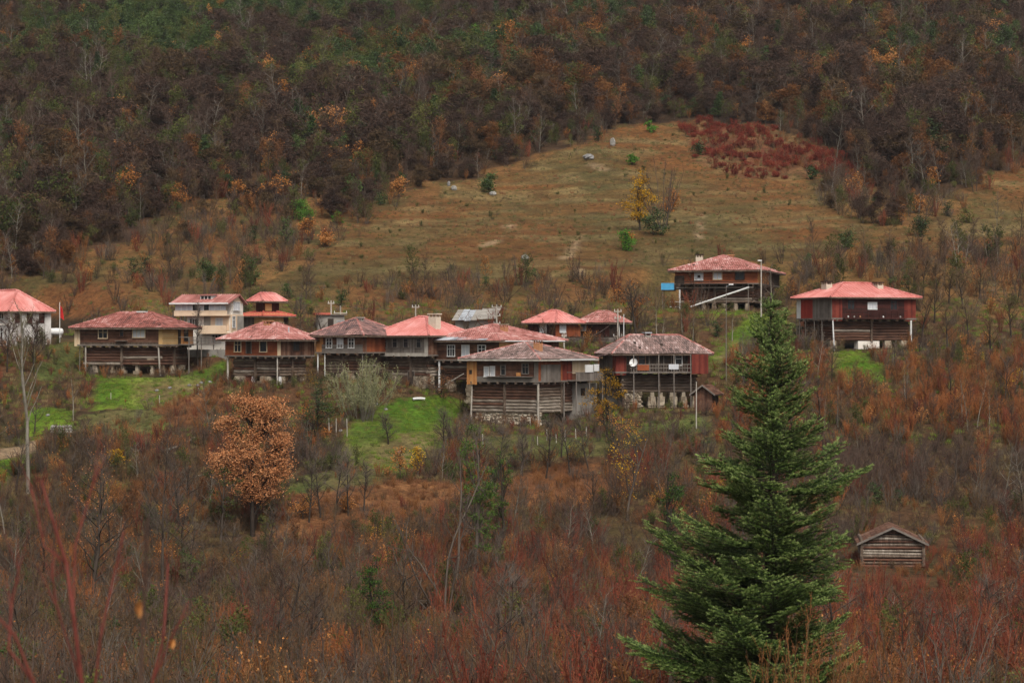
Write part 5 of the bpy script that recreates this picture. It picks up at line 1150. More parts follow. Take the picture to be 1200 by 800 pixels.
    scatter('upper_undergrowth', 'tangle of bare and rusty shrubs and small trees behind the houses and under the forest', E)
    # --- lower brush
    n = int(area(72, 268) / 1.05); x, y = candidates(n, 72, 268); r, px, py = zone(x, y)
    nb = .5 + .5 * fbm(x / 9, y / 11, 94, 3); nc = .5 + .5 * fbm(x / 16, y / 12, 95, 3); u = RNG.random(len(x))
    dens = np.full(len(x), .62)
    dens = np.where(r == 3, .05 * (fbm(x / 4, y / 4, 140, 2) > .15), dens); dens = np.where(r == 6, .3, dens); dens = np.where(r == 7, 0, dens); dens = np.where(r == 4, .55, dens); dens = np.where(r == 1, .05, dens)
    vill = (py < 505) & (px < 860) & (r == 2); dens = np.where(vill, .5, dens)
    dens = dens * np.clip(nb * 2.0, .35, 1.5)
    dens = np.where((px < 260) & (py > 500) & (py < 620) & (r == 2), dens * .8, dens)
    barn_view = (px > 985) & (px < 1105) & (py > 655) & (py < 715); dens = np.where(barn_view, dens * 1.3, dens)
    m = u < dens; x, y, px, py, r, nb, nc = [q[m] for q in (x, y, px, py, r, nb, nc)]; u = RNG.random(len(x)); n = len(x)
    W_ = np.zeros((n, 10)); cols = ['sh_purple', 'sh_brown', 'sh_grey', 'sh_red', 'sh_rust', 'sh_orange', 'sh_olive', 'ev_small', 'sh_yellow', 'sh_flame']
    W_[:] = [.20, .25, .13, .04, .20, .04, .08, .008, .008, .02]
    def setw(mask, w): W_[mask] = list(w) + [.012] * (10 - len(w))
    setw((px > 840) & (py < 525) & (py > 425), [.06, .10, .03, .10, .26, .12, .02, 0, .01, .6])
    setw((px > 860) & (py >= 520) & (py < 585), [.7, .12, .12, .02, .03, 0, .01, 0, 0])
    setw((px > 985) & (py >= 585) & (py < 640), [.1, .3, .15, .05, .22, .04, .12, .02, 0])
    setw((px > 940) & (py >= 640), [.08, .18, .05, .28, .30, .06, .05, .0, 0])
    setw((px > 480) & (px < 860) & (py >= 690), [.20, .24, .06, .22, .18, .01, .09, 0, 0])
    setw((px > 480) & (px <= 860) & (py >= 540) & (py < 690), [.30, .22, .10, .12, .18, .03, .04, .004, .01])
    setw((px < 480) & (py >= 690), [.20, .40, .14, .015, .12, .015, .12, .012, 0])
    setw((r == 4), [.05, .15, .05, .05, .6, .08, .02, 0, 0])
    W_ *= np.exp(1.5 * np.stack([fbm(x / 7, y / 6, 200 + j, 2) * 1.7 for j in range(10)], 1)); W_ /= W_.sum(1, keepdims=True); cs = W_.cumsum(1); ks = (u[:, None] > cs).sum(1)
    sc = RNG.uniform(.55, 1.15, n) * (.8 + .35 * nb); sc = np.where((py < 510) & (r == 2) & (px < 860), sc * .6, sc); sc = np.where(y < 175, sc * 1.12, sc); sc = np.where(r == 4, sc * .55, sc)
    sc = np.where((px > 940) & (px < 1130) & (py > 640) & (y > 150), sc * .42, sc)
    sc = np.where(r == 6, sc * .55, sc); sc = np.where(r == 3, sc * .35, sc)
    E = [(k, x[ks == i], y[ks == i], sc[ks == i]) for i, k in enumerate(cols)]
    x2, y2 = candidates(int(area(90, 262) / 12), 90, 262); r2, px2, py2 = zone(x2, y2); ok = (r2 == 2) & ((py2 > 505) | (px2 > 860)) & (fbm(x2 / 10, y2 / 9, 120, 2) > -.3) & ~((px2 > 970) & (px2 < 1120) & (py2 > 600) & (py2 < 760)); x2, y2 = x2[ok], y2[ok]; u2 = RNG.random(len(x2))
    for i, (k, f) in enumerate([('bare_purple', .62), ('bare_purple', .5), ('bare_brown', .62), ('bare_brown', .5), ('bare_grey', .6), ('bare_rust', .5), ('olive_light', .5), ('orchard', .9)]): q = (u2 * 8).astype(int) == i; E.append((k, x2[q], y2[q], RNG.uniform(.7, 1.1, q.sum()) * f))
    hx, hy = [], []
    for h in HS.values():
        for q in range(26):
            face = 'F' if q % 2 else 'S'; xx, yy, _ = h.T(face)(RNG.uniform(-.05, 1.05) * h.flen(face), RNG.uniform(.3, 2.4), 0); X_, Y_ = h.wxy(xx, yy); hx.append(X_); hy.append(Y_)
    hx, hy = np.array(hx), np.array(hy); u3 = RNG.random(len(hx))
    for i, (k, f) in enumerate([('sh_brown', .4), ('sh_grey', .4), ('sh_purple', .4), ('sh_olive', .6), ('sh_rust', .4), ('sh_brown', .6)]): q = (u3 * 6).astype(int) == i; E.append((k, hx[q], hy[q], RNG.uniform(.6, 1.3, q.sum()) * f))
    scatter('lower_brush', 'dense bare brush in brown, purple and red filling the slope below the village', E)
    # --- grass
    n = int(area(255, 450) / 1.0); x, y = candidates(n, 255, 450); r, px, py = zone(x, y); m = (r == 1) | (r == 2) | (r == 5); x, y, r = x[m], y[m], r[m]; u = RNG.random(len(x)); g = fbm(x / 10, y / 13, 97, 3)
    k0 = (u < .22) & (g > -.1); k1 = (u > .55) & (u < .72); k2 = (u > .8) & (u < .9) & (g < .05)
    E = [('tuft_dry', x[k0], y[k0], RNG.uniform(.7, 1.3, k0.sum())), ('tuft_olive', x[k1], y[k1], RNG.uniform(.7, 1.4, k1.sum())), ('fern_rust', x[k2], y[k2], RNG.uniform(.6, 1.3, k2.sum()))]
    k3 = (r == 1) & (u > .93) & (g > -.25); E.append(('sh_brown', x[k3], y[k3], RNG.uniform(.12, .3, k3.sum()))); k4 = (r == 1) & (u > .915) & (u < .925); E.append(('sh_olive', x[k4], y[k4], RNG.uniform(.25, .55, k4.sum())))
    n = int(area(200, 290) / .45); x, y = candidates(n, 200, 290, 60); r, px, py = zone(x, y)
    gg = fbm(x / 4, y / 3, 150, 3); m = (r == 3) & (gg > -.3); E.append(('tuft_green', x[m], y[m], RNG.uniform(.4, 1.5, m.sum()))); m = (r == 3) & (gg < .0) & (RNG.random(len(x)) < .6); E.append(('tuft_olive', x[m], y[m], RNG.uniform(.5, 1.2, m.sum()))); m = (r == 3) & (gg > .35) & (RNG.random(len(x)) < .15); E.append(('tuft_dry', x[m], y[m], RNG.uniform(.5, 1.1, m.sum())))
    m = (r == 6) & (RNG.random(len(x)) < .6); E.append(('tuft_olive', x[m], y[m], RNG.uniform(.5, 1.2, m.sum()))); m = (r == 4); E.append(('fern_rust', x[m], y[m], RNG.uniform(.6, 1.3, m.sum())))
    m = (r == 2) & (RNG.random(len(x)) < .45); E.append(('tuft_dry', x[m], y[m], RNG.uniform(.6, 1.5, m.sum())))
    m = (r == 2) & (RNG.random(len(x)) < .2) & (py < 520); E.append(('tuft_green', x[m], y[m], RNG.uniform(.8, 2, m.sum())))
    scatter('grass', 'short green, olive and dry grass on the fields and pasture', E)
    # --- the red thicket and pasture bushes
    n = int(area(380, 450) / 1.5); x, y = candidates(n, 380, 450); r, px, py = zone(x, y); m = (r == 5); x, y = x[m], y[m]; g = fbm(x / 6, y / 9, 98, 3) > .6 * (RNG.random(len(x)) - .95)
    x, y = x[g], y[g]; u = RNG.random(len(x)); scatter('red_thicket', 'low dark red thicket along the top of the pasture', [('sh_redlow', x[u < .55], y[u < .55], RNG.uniform(.35, 1.0, (u < .55).sum())), ('sh_rust', x[(u >= .55) & (u < .8)], y[(u >= .55) & (u < .8)], RNG.uniform(.3, .65, ((u >= .55) & (u < .8)).sum())), ('sh_brown', x[u >= .8], y[u >= .8], RNG.uniform(.3, .7, (u >= .8).sum()))])

# ------------------------------------------------------------------ single plants
def leaf_tree(label, cat, px, py, hpx, wpx, bark='bark', leaf='lf_orange', twig=None, name='tree', lobes=None, nclump=60, nleaf=60, size=.14, sig=.28, z0=.25, seed=0, group=None, shell=.5, r=None, twigs=5, D=None):
    loc = gp(px, py); s = PX(loc.y); H = hpx / s; w = wpx / s; rng = np.random.default_rng(int(px * 3 + py) + seed)
    L_ = lobes if lobes else blob_lobes(rng, H, w, 6, z0)
    if lobes: L_ = [tuple(v / s for v in l) for l in lobes]
    tm, cm = leafy(rng, name, L_, nclump, nleaf, size, M[bark], M[twig or bark], M[leaf], H, r or max(.05, H * .018), sig, shell=shell, twigs=twigs)
    o = empty(name, loc); tag(o, label, cat, group); link('trunk', tm, o); link('crown', cm, o); AVOID.append((loc.x, loc.y, max(.6, w * .2)))
    if py > 600: AVOID.append((loc.x, loc.y - 4, 2.6)); AVOID.append((loc.x * .96, loc.y - 9, 2.6))
    return o
def bare_tree(label, cat, px, py, hpx, bark='barkmid', twig='tw_grey', name='bare_tree', seed=0, group=None, nb=18, crown0=.3, spread=.3, twigs=16, tl=.9, tr=.014, ang=.8, r=None, leaf=None, lfrac=.3, ls=.13, sub=2, rt=.15, lean=.03, D=None):
    loc = gp(px, py) if D is None else Vector(((px - 600) / FPX * D, D, float(hgt((px - 600) / FPX * D, D)))); s = PX(loc.y); H = hpx / s; rng = np.random.default_rng(int(px * 5 + py) + seed); p = Plant(rng)
    p.bare(H, r or H * .016, nb, crown0, spread, twigs, tl, tr, ang, sub, lean, rt)
    t = Plant(rng); t.stem = p.stem; tm = t.mesh('trunk', M[bark], M[bark], k=6)
    pts = None
    if leaf: q = np.asarray(p.tips); pts = q[rng.random(len(q)) < lfrac]; pts = np.concatenate([pts, pts + rng.normal(0, .12, pts.shape)])
    c = Plant(rng); c.twig = p.twig; cm = c.mesh('crown', M[bark], M[twig], M[leaf] if leaf else None, pts, ls)
    o = empty(name, loc); tag(o, label, cat, group); link('trunk', tm, o); link('crown', cm, o); AVOID.append((loc.x, loc.y, .8)); return o
def bush(label, px, py, hpx, wpx, leaf='lf_green', name='bush', cat='bush', **k):
    k.setdefault('size', .13); k.setdefault('sig', .22); k.setdefault('nclump', 30); k.setdefault('nleaf', 45); k.setdefault('z0', .08)
    return leaf_tree(label, cat, px, py, hpx, wpx, leaf=leaf, name=name, **k)

def single_plants():
    # the russet oak
    leaf_tree('large russet oak with two-lobed crown standing alone below the stilted houses', 'tree', 296, 628, 170, 100, bark='bark', leaf='lf_oak', name='oak_tree', nclump=420, nleaf=62, size=.15, sig=.36, r=.24, shell=.2,
              lobes=[(-2, 0, 150, 20, 18, 16), (24, 0, 140, 20, 20, 22), (-26, 0, 133, 15, 14, 12), (34, 0, 108, 12, 16, 18), (-32, 0, 84, 20, 18, 22), (-10, -4, 74, 20, 16, 24), (26, 0, 80, 20, 18, 22), (14, 2, 56, 18, 14, 16), (-16, 0, 108, 14, 12, 14), (-2, 6, 48, 14, 10, 12), (6, 0, 118, 14, 12, 16), (-12, 0, 158, 10, 10, 9), (0, -14, 100, 10, 8, 10)])
    leaf_tree('small mistletoe-hung tree with olive yellow clumps at the foot of the russet oak', 'tree', 258, 640, 100, 50, bark='barkmid', leaf='lf_olive', nclump=26, nleaf=40, size=.14, sig=.25, twigs=14, z0=.3)
    # birches and bare trees, left
    bare_tree('tall white-stemmed birch without leaves beside the small field path', 'tree', 33, 578, 205, bark='barkpale', twig='tw_olive', name='birch_tree', nb=16, crown0=.4, spread=.3, ang=.42, twigs=18, r=.22, rt=.3, tr=.02, sub=2)
    bare_tree('thin pale leaning stem at the edge near the birch', 'tree', 6, 625, 120, bark='barkpale', twig='tw_grey', nb=6, crown0=.6, spread=.15, twigs=6, r=.07, lean=.12)
    bare_tree('rounded tangled bare tree with scattered copper leaves in the lower corner', 'tree', 108, 712, 165, bark='bark', twig='tw_grey', nb=26, crown0=.2, spread=.42, ang=1.0, twigs=26, r=.2, leaf='lf_oak', lfrac=.12, ls=.1)
    bare_tree('dark bare tree behind the field edge below the lawn', 'tree', 190, 700, 170, bark='barkmid', twig='tw_grey', nb=18, crown0=.35, spread=.3, twigs=18, r=.13)
    bare_tree('slim bare pole-like tree beside the brown slope', 'tree', 86, 492, 62, bark='barkpale', twig='tw_brown', nb=8, crown0=.4, spread=.2, twigs=12, r=.07)
    bare_tree('dark bare tree in front of the cream house', 'tree', 232, 432, 74, bark='bark', twig='tw_grey', nb=16, crown0=.4, spread=.22, ang=.5, twigs=14)
    bare_tree('dark thick-limbed bare tree in front of the white building', 'tree', 8, 436, 62, bark='bark', twig='tw_purple', nb=22, spread=.42, twigs=22, tr=.018)
    bare_tree('purple twiggy bare tree in front of the dark bays of the white building', 'tree', 40, 440, 64, bark='bark', twig='tw_purple', nb=22, spread=.42, twigs=22, tr=.018)
    # lower middle
    for k, (px, py, h) in enumerate([(362, 612, 62), (376, 606, 70), (392, 610, 66), (408, 604, 68), (426, 600, 55), (560, 560, 55), (585, 566, 60), (612, 558, 52), (640, 560, 62), (668, 556, 58), (690, 552, 56), (548, 540, 50), (520, 528, 45), (455, 520, 30)]):
        bare_tree('small dark-trunked bare orchard tree on the slope below the houses', 'tree', px, py, h, bark='bark', twig='tw_grey', group='orchard trees on the slope', nb=13, spread=.36, ang=.9, twigs=16, r=.11, name='orchard_tree')
    loc = gp(522, 722); p = Plant(np.random.default_rng(31)); sc_ = 1 / PX(loc.y)
    for (dx, dz, lean_, r_) in ((0, 195, -.04, .10), (-8, 135, -.26, .08), (6, 150, .12, .08), (10, 105, .5, .06), (-6, 95, -.75, .06), (8, 90, 1.0, .06), (4, 120, -.12, .06)):
        q, e = p.line((dx * sc_, 0, -.3), (lean_, p.rng.normal(0, .15), 1 - abs(lean_) * .3), dz * sc_, r_, .03, 8, .10, .12)
        for k in range(7):
            i = p.rng.integers(3, 8); q2, e2 = p.line(q[i], unit(e * .5 + p.rng.normal(0, .6, 3) + np.array([0, 0, .15])), p.rng.uniform(.8, 2.0), .035, .014, 3, .16, .1); p.spray(q2, e2, 9, .7, .014, .7, .2, .1, 1)
    link_plant(p, loc, 'bare_tree', 'large grey bare tree with long broken pale limbs in the lower thicket', 'tree', 'barkmid', 'tw_grey'); AVOID.append((loc.x, loc.y - 2, 2.5)); AVOID.append((loc.x, loc.y - 6, 2.5))
    bare_tree('tall thin pale snag rising beside the ivy-clad tree', 'tree', 532, 700, 175, bark='barkmid', twig='tw_grey', nb=9, crown0=.4, spread=.16, twigs=8, r=.12, lean=.09, rt=.3)
    leaf_tree('ivy-clad tree with dark green column of leaves in the lower thicket', 'tree', 556, 672, 165, 50, leaf='lf_ivy', bark='barkmid', nclump=90, nleaf=44, size=.15, sig=.22, z0=.2, twigs=10)
    leaf_tree('narrow ivy-covered stem right of the pale snag', 'tree', 590, 640, 115, 22, leaf='lf_ivy', nclump=40, nleaf=36, size=.12, sig=.18, z0=.2)
    leaf_tree('dark ivy-wrapped stump near the bottom edge', 'tree', 437, 745, 90, 34, leaf='lf_ivy', nclump=60, nleaf=46, size=.11, sig=.2, z0=.05)
    leaf_tree('fresh green ivy column left of the great fir', 'tree', 785, 668, 125, 40, leaf='lf_ivy', nclump=60, nleaf=46, size=.12, sig=.22, z0=.05)
    bush('round dark green bush below the russet oak', 216, 684, 40, 34)
    leaf_tree('slender tree with hanging yellow leaves below the gallery house', 'tree', 735, 610, 118, 34, leaf='lf_yellow', bark='barkmid', nclump=34, nleaf=16, size=.15, sig=.35, twigs=12, z0=.3)
    leaf_tree('golden-leaved tree at the corner of the front house', 'tree', 711, 512, 78, 46, leaf='lf_yellow', bark='bark', nclump=48, nleaf=34, size=.14, sig=.26, twigs=10, z0=.3)
    bush('orange-leaved bush under the golden tree', 722, 520, 34, 46, leaf='lf_orange', nclump=26, nleaf=26, size=.14, sig=.3)
    leaf_tree('dark evergreen tree below the three-windowed purple-roofed house', 'tree', 372, 518, 74, 38, leaf='lf_green', nclump=64, nleaf=44, size=.13, sig=.24, z0=.08)
    bush('golden-orange bush leaning on the dark evergreen', 356, 514, 42, 26, leaf='lf_orange', nclump=30, nleaf=22, size=.14)
    loc = gp(425, 492); p = Plant(np.random.default_rng(77)); p.shrub(5.8, 54, .03, 30, .9, .016, .40, 2, .5, 2.4); q = np.asarray(p.tips); q = q[p.rng.random(len(q)) < .75]
    o = tag(empty('willow_bush', loc), 'large pale olive willow bush in front of the timber houses', 'bush'); t = Plant(p.rng); t.stem = p.stem; link('trunk', t.mesh('trunk', M['barkpale'], M['barkpale']), o); c = Plant(p.rng); c.twig = p.twig; link('crown', c.mesh('crown', M['barkpale'], M['lf_willow'], M['lf_willow'], q, .15), o)
    bush('russet bush in front of the house with a pale eave strip', 517, 466, 34, 30, leaf='lf_rust', nclump=26, nleaf=30)
    # behind the houses
    bare_tree('gnarled dark tree behind the gallery house roof', 'tree', 746, 398, 66, bark='bark', twig='tw_grey', nb=12, crown0=.4, spread=.4, ang=.9, twigs=14, r=.2)
    leaf_tree('orange-leaved tree on the bank above the gallery house', 'tree', 738, 392, 62, 56, leaf='lf_orange', bark='bark', nclump=30, nleaf=22, size=.18, sig=.3, z0=.5, twigs=10)
    for k, (px, py, h) in enumerate([(1082, 350, 44), (1098, 352, 40), (1070, 348, 38), (1112, 358, 36), (1128, 362, 42), (1010, 322, 26), (1148, 350, 34), (1095, 378, 40), (1080, 400, 52), (1110, 412, 50), (1135, 400, 48), (1160, 420, 46), (1185, 395, 40)]):
        bare_tree('dark bare fruit tree among brush beyond the dark red house', 'tree', px, py, h, bark='bark', twig='tw_brown', group='bare fruit trees beyond the dark red house', nb=12, spread=.42, ang=.8, twigs=14, tr=.018, r=.14, name='fruit_tree')
    for k, (px, py, h) in enumerate([(775, 412, 44), (812, 404, 40), (858, 400, 34), (770, 395, 40), (800, 392, 34)]):
        bare_tree('thin pale-stemmed bare tree on the bank under the highest house', 'tree', px, py, h, bark='barkpale', twig='tw_brown', group='thin trees on the bank', nb=8, spread=.2, twigs=9, r=.08)
    bare_tree('pale bare trunk standing behind the tip of the fir', 'tree', 902, 408, 95, bark='barkpale', twig='tw_grey', nb=9, crown0=.4, spread=.16, twigs=8, r=.13)
    bare_tree('bare grey tree behind the purple-roofed houses', 'tree', 352, 384, 34, bark='bark', twig='tw_grey', nb=12, spread=.35, twigs=12)
    bare_tree('small dark bare tree between the red roofs and the tin shed', 'tree', 378, 392, 28, bark='bark', twig='tw_grey', nb=10, spread=.3, twigs=8, r=.12)
    for (px, py, h) in [(965, 520, 62), (982, 500, 60), (1128, 500, 66), (1135, 505, 70), (1145, 500, 64), (1160, 512, 60), (1062, 470, 40)]:
        bare_tree('slim pale-stemmed bare tree in the orange brush', 'tree', px, py, h, bark='barkpale', twig='tw_rust', group='slim trees in the orange brush', nb=9, spread=.22, ang=.5, twigs=10, r=.06)
    bare_tree('crooked dark snag with drooping side limb above the log barn', 'tree', 1117, 580, 50, bark='bark', twig='tw_grey', nb=7, spread=.45, ang=1.3, twigs=3, r=.16)
    # pasture
    leaf_tree('golden-orange tree alone in the pasture beside a bare bush', 'tree', 750, 270, 66, 32, leaf='lf_yellow', bark='barkmid', nclump=60, nleaf=38, size=.24, sig=.4, z0=.15)
    loc = gp(774, 268); p = Plant(np.random.default_rng(5)); p.shrub(9.5, 16, .06, 22, 1.3, .022, .3, 2, .7, 1.2); link_plant(p, loc, 'bare_bush', 'tall fan of bare purple stems right of the golden tree', 'bush', 'barkmid', 'tw_purple')
    bush('dark green bush under the golden tree and the bare fan', 766, 276, 32, 26, size=.24, sig=.4); bush('small orange bush right of the bare fan in the pasture', 788, 248, 24, 16, leaf='lf_orange', size=.22, sig=.35)
    bush('yellow-green bush with orange top below the golden tree', 733, 294, 24, 16, leaf='lf_bright', size=.22, sig=.35); bush('tiny orange shrub on top of the yellow-green bush', 735, 284, 12, 12, leaf='lf_orange', size=.2, sig=.25)
    for (px, py, h, w, lf, lb) in [(762, 155, 12, 12, 'lf_bright', 'small round green bush at the upper edge of the pasture'), (741, 193, 12, 11, 'lf_bright', 'small round green bush right of the dark boulder'), (820, 182, 15, 18, 'lf_green', 'dark bush left of the red thicket'),
                                   (952, 210, 14, 14, 'lf_green', 'small grey-green bush on the lower edge of the red thicket'), (992, 292, 22, 18, 'lf_green', 'lone dark green bush on the pasture above the pink metal roof'), (573, 226, 22, 12, 'lf_green', 'narrow green sapling at the pasture edge by the grey stones'),
                                   (1079, 278, 28, 16, 'lf_green', 'small green conifer-like tree at the right of the pasture'), (1136, 262, 16, 22, 'lf_olive', 'low olive bush on the far right meadow'), (352, 258, 26, 14, 'lf_bright', 'bright green sapling on the left shrub slope'), (360, 262, 18, 10, 'lf_bright', 'second bright green sapling beside a taller one'),
                                   (411, 235, 26, 18, 'lf_green', 'dark green young tree at the forest edge beside the pasture'), (446, 240, 16, 14, 'lf_green', 'small green bush at the forest foot'), (395, 262, 14, 12, 'lf_bright', 'little bright green bush low on the shrub slope'), (238, 330, 24, 20, 'lf_green', 'dark green bush on the slope behind the tall cream house'),
                                   (562, 62, 34, 30, 'lf_bright', 'light green round tree in the forest near the top'), (712, 45, 30, 26, 'lf_bright', 'green crown among bare trees near the top centre'), (668, 82, 46, 26, 'lf_green', 'near-black conifer in the purple forest')]:
        bush(lb, px, py, h, w, leaf=lf, size=.26 if py < 240 else .2, sig=.4 if h > 14 else .25, nclump=34 if h > 20 else 16, nleaf=40, cat='tree' if h > 22 else 'bush')
    for (px, py, h, w, lf, lb) in [(691, 60, 36, 18, 'lf_orange', 'pale orange tree high in the forest'), (484, 106, 20, 24, 'lf_yellow', 'yellow-orange crown standing out in the dark forest'), (512, 104, 26, 32, 'lf_orange', 'dull orange dome beside the yellow crown'), (364, 96, 40, 22, 'lf_orange', 'orange tree in the upper left part of the forest'),
                                   (900, 72, 32, 18, 'lf_orange', 'pale orange tree in the forest above the red thicket'), (1046, 96, 32, 18, 'lf_orange', 'orange-brown tree in the forest right of the pasture'), (1178, 98, 40, 34, 'lf_orange', 'broad orange tree at the far right of the forest'), (296, 96, 36, 30, 'lf_orange', 'faded orange crown in the upper left forest'),
                                   (258, 215, 26, 24, 'lf_orange', 'bright orange young trees at the left forest edge'), (280, 232, 20, 14, 'lf_orange', 'small orange tree just below the forest edge'), (322, 240, 34, 26, 'lf_orange', 'orange-yellow tree on the shrub slope'), (212, 228, 18, 16, 'lf_orange', 'little orange tree among purple brush'),
                                   (150, 225, 20, 12, 'lf_orange', 'orange sapling before dark forest trunks'), (107, 256, 24, 14, 'lf_orange', 'lone orange sapling on the lower left forest edge'), (76, 308, 22, 14, 'lf_orange', 'orange sapling above the white building'), (358, 282, 26, 12, 'lf_orange', 'pinkish orange sapling on the left slope'),
                                   (468, 232, 24, 14, 'lf_orange', 'orange sapling beside pasture stones'), (945, 116, 34, 34, 'lf_olive', 'olive yellow tree in the forest'), (1112, 120, 34, 34, 'lf_olive', 'yellowish tree in the forest at upper right'), (993, 30, 36, 26, 'lf_yellow', 'dull yellow tree at the top edge of the forest'),
                                   (1094, 222, 26, 14, 'lf_orange', 'salmon orange sapling on the right forest edge'), (1077, 250, 20, 14, 'lf_orange', 'small orange shrub right of the pasture'), (1003, 232, 26, 12, 'lf_orange', 'orange sapling below the red thicket'), (383, 290, 18, 14, 'lf_orange', 'orange shrub at the left pasture edge'), (355, 608, 24, 26, 'lf_orange', 'orange shrub in the rust grass right of the oak'), (408, 600, 18, 14, 'lf_orange', 'small orange shrub between orchard trunks'),
                                   (470, 560, 36, 16, 'lf_orange', 'orange-leaved shrub below the green field'), (490, 558, 34, 12, 'lf_yellow', 'narrow yellow shrub below the green field'), (136, 548, 22, 12, 'lf_yellow', 'bright yellow shrub in the brush left of the oak')]:
        leaf_tree(lb, 'tree' if h > 22 else 'bush', px, py, h, w, leaf=lf, bark='barkmid', size=.26 if py < 320 else .14, sig=.38 if py < 320 else .22, nclump=26, nleaf=26, twigs=8, z0=.3, twig='tw_brown')
    # forest-edge individuals
    rng = np.random.default_rng(4); names = ['bare_purple', 'bare_brown', 'bare_grey', 'bare_rust']; tp = {}
    n = 0
    while n < 210:
        px = rng.uniform(-30, 1230); py = np.interp(px, _fb[:, 0], _fb[:, 1]) - abs(rng.normal(0, 34)) - 1
        if py < 20: continue
        x, y, z = [float(v[0]) for v in ground_px(px, py)]
        k = names[rng.integers(0, 4)]; me = PR[k][rng.integers(0, len(PR[k]))]
        o = bpy.data.objects.new('forest_tree', me); COL.objects.link(o); o.location = (x, y, z); o.rotation_euler = (0, 0, rng.uniform(0, 6.3)); s = rng.uniform(.55, 1.0); o.scale = (s, s, s * rng.uniform(.9, 1.15))
        lb, gr_ = {'bare_purple': ('bare purple-twigged tree along the lower edge of the forest', 'purple-twigged trees along the forest edge'), 'bare_brown': ('bare brown-twigged tree along the lower edge of the forest', 'brown-twigged trees along the forest edge'), 'bare_grey': ('grey bare tree with visible trunk along the forest edge', 'grey bare trees along the forest edge'), 'bare_rust': ('tree with a few rust-brown leaves left along the forest edge', 'rust-leaved trees along the forest edge')}[k]
        tag(o, lb, 'tree', gr_); n += 1
def link_plant(p, loc, name, label, cat, bark, twig, leaf=None, pts=None, ls=.12, group=None):
    o = tag(empty(name, loc), label, cat, group); t = Plant(p.rng); t.stem = p.stem; link('trunk', t.mesh('trunk', M[bark], M[bark], k=5), o)
    c = Plant(p.rng); c.twig = p.twig; link('crown', c.mesh('crown', M[bark], M[twig], M[leaf] if leaf else None, pts, ls), o); return o

# ------------------------------------------------------------------ the great fir
def fir_branch(seed, L_=2.6):
    """one flat spray: axis along +x, side shoots left and right, needles as short spikes; 'tip' attribute lightens young shoots"""
    rng = np.random.default_rng(seed); shoots = []; stems = []
    def zc(x): return -.06 * L_ * math.sin(math.pi * x / L_ * .8) + .12 * L_ * (x / L_) ** 2.5
    n = int(L_ / .15); prev = np.array([0, 0, 0.0]); cy = 0.0
    for i in range(1, n + 1):
        x = L_ * i / n; cy += rng.normal(0, .012); p = np.array([x, cy, zc(x)]); stems.append([*prev, *p, .022 * (1 - .8 * (i - 1) / n), .022 * (1 - .8 * i / n)])
        shoots.append((prev, p, .35 + .65 * (i > n - 3), 1.0)); prev = p
        t = x / L_
        if t < .12: continue
        sl = L_ * .36 * (math.sin(math.pi * (t * .82 + .1)) ** .8) * rng.uniform(.7, 1.15) + .1
        for sd in (-1, 1):
            if rng.random() < .1: continue
            a = R(rng.uniform(46, 62)); d = np.array([math.cos(a), sd * math.sin(a), rng.uniform(-.12, .12)])
            m = max(2, int(sl / .17)); q0 = p
            for j in range(1, m + 1):
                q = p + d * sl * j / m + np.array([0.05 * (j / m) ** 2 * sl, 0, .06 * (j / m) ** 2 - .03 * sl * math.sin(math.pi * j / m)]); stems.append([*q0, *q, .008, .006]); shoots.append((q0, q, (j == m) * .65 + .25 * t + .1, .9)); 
                if j < m or m == 2:
                    for s2 in (-1, 1):
                        if rng.random() < .25: continue
                        b = a * sd + s2 * R(rng.uniform(38, 55)); l2 = min(.26, sl * .42) * (1 - .5 * j / m) * rng.uniform(.7, 1.2) + .05
                        e = q + np.array([math.cos(b), math.sin(b), rng.uniform(-.1, .2)]) * l2; shoots.append((q, e, .55 + .25 * t * rng.random(), .8))
                q0 = q
    P0, P1, T_ = [], [], []
    for (a, b, tip, k) in shoots:
        d = b - a; l = np.linalg.norm(d); d = d / (l + 1e-9); side = unit(np.cross(d, [0, 0, 1])); up = np.cross(side, d); m = max(3, int(l / .02))
        for i in range(m):
            c = a + d * l * (i + rng.random()) / m
            for ang in (-1.35, -.6, .15, .8, 1.4):
                if rng.random() < .22: continue
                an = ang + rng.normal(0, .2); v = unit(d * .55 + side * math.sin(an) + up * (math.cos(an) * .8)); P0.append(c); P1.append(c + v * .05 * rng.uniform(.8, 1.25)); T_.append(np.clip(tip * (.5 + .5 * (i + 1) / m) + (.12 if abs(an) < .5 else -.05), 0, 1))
        
    P0, P1, T_ = np.array(P0), np.array(P1), np.array(T_)
    # blades: one triangle pair-free needle = flat triangle
    n_ = len(P0); d = P1 - P0; w = np.cross(d, RNG.normal(size=d.shape)); w /= np.linalg.norm(w, axis=1, keepdims=True) + 1e-9
    V = np.stack([P0 + w * .006, P0 - w * .006, P1 - w * .002, P1 + w * .002], 1).reshape(-1, 3); F = (np.arange(n_) * 4)[:, None] + np.array([[0, 1, 2, 3]])
    VS, FS = tubes_np(stems, 3)
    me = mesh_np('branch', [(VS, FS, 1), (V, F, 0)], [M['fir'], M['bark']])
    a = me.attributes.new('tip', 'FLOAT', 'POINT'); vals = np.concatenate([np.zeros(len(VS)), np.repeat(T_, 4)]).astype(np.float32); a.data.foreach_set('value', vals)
    return me
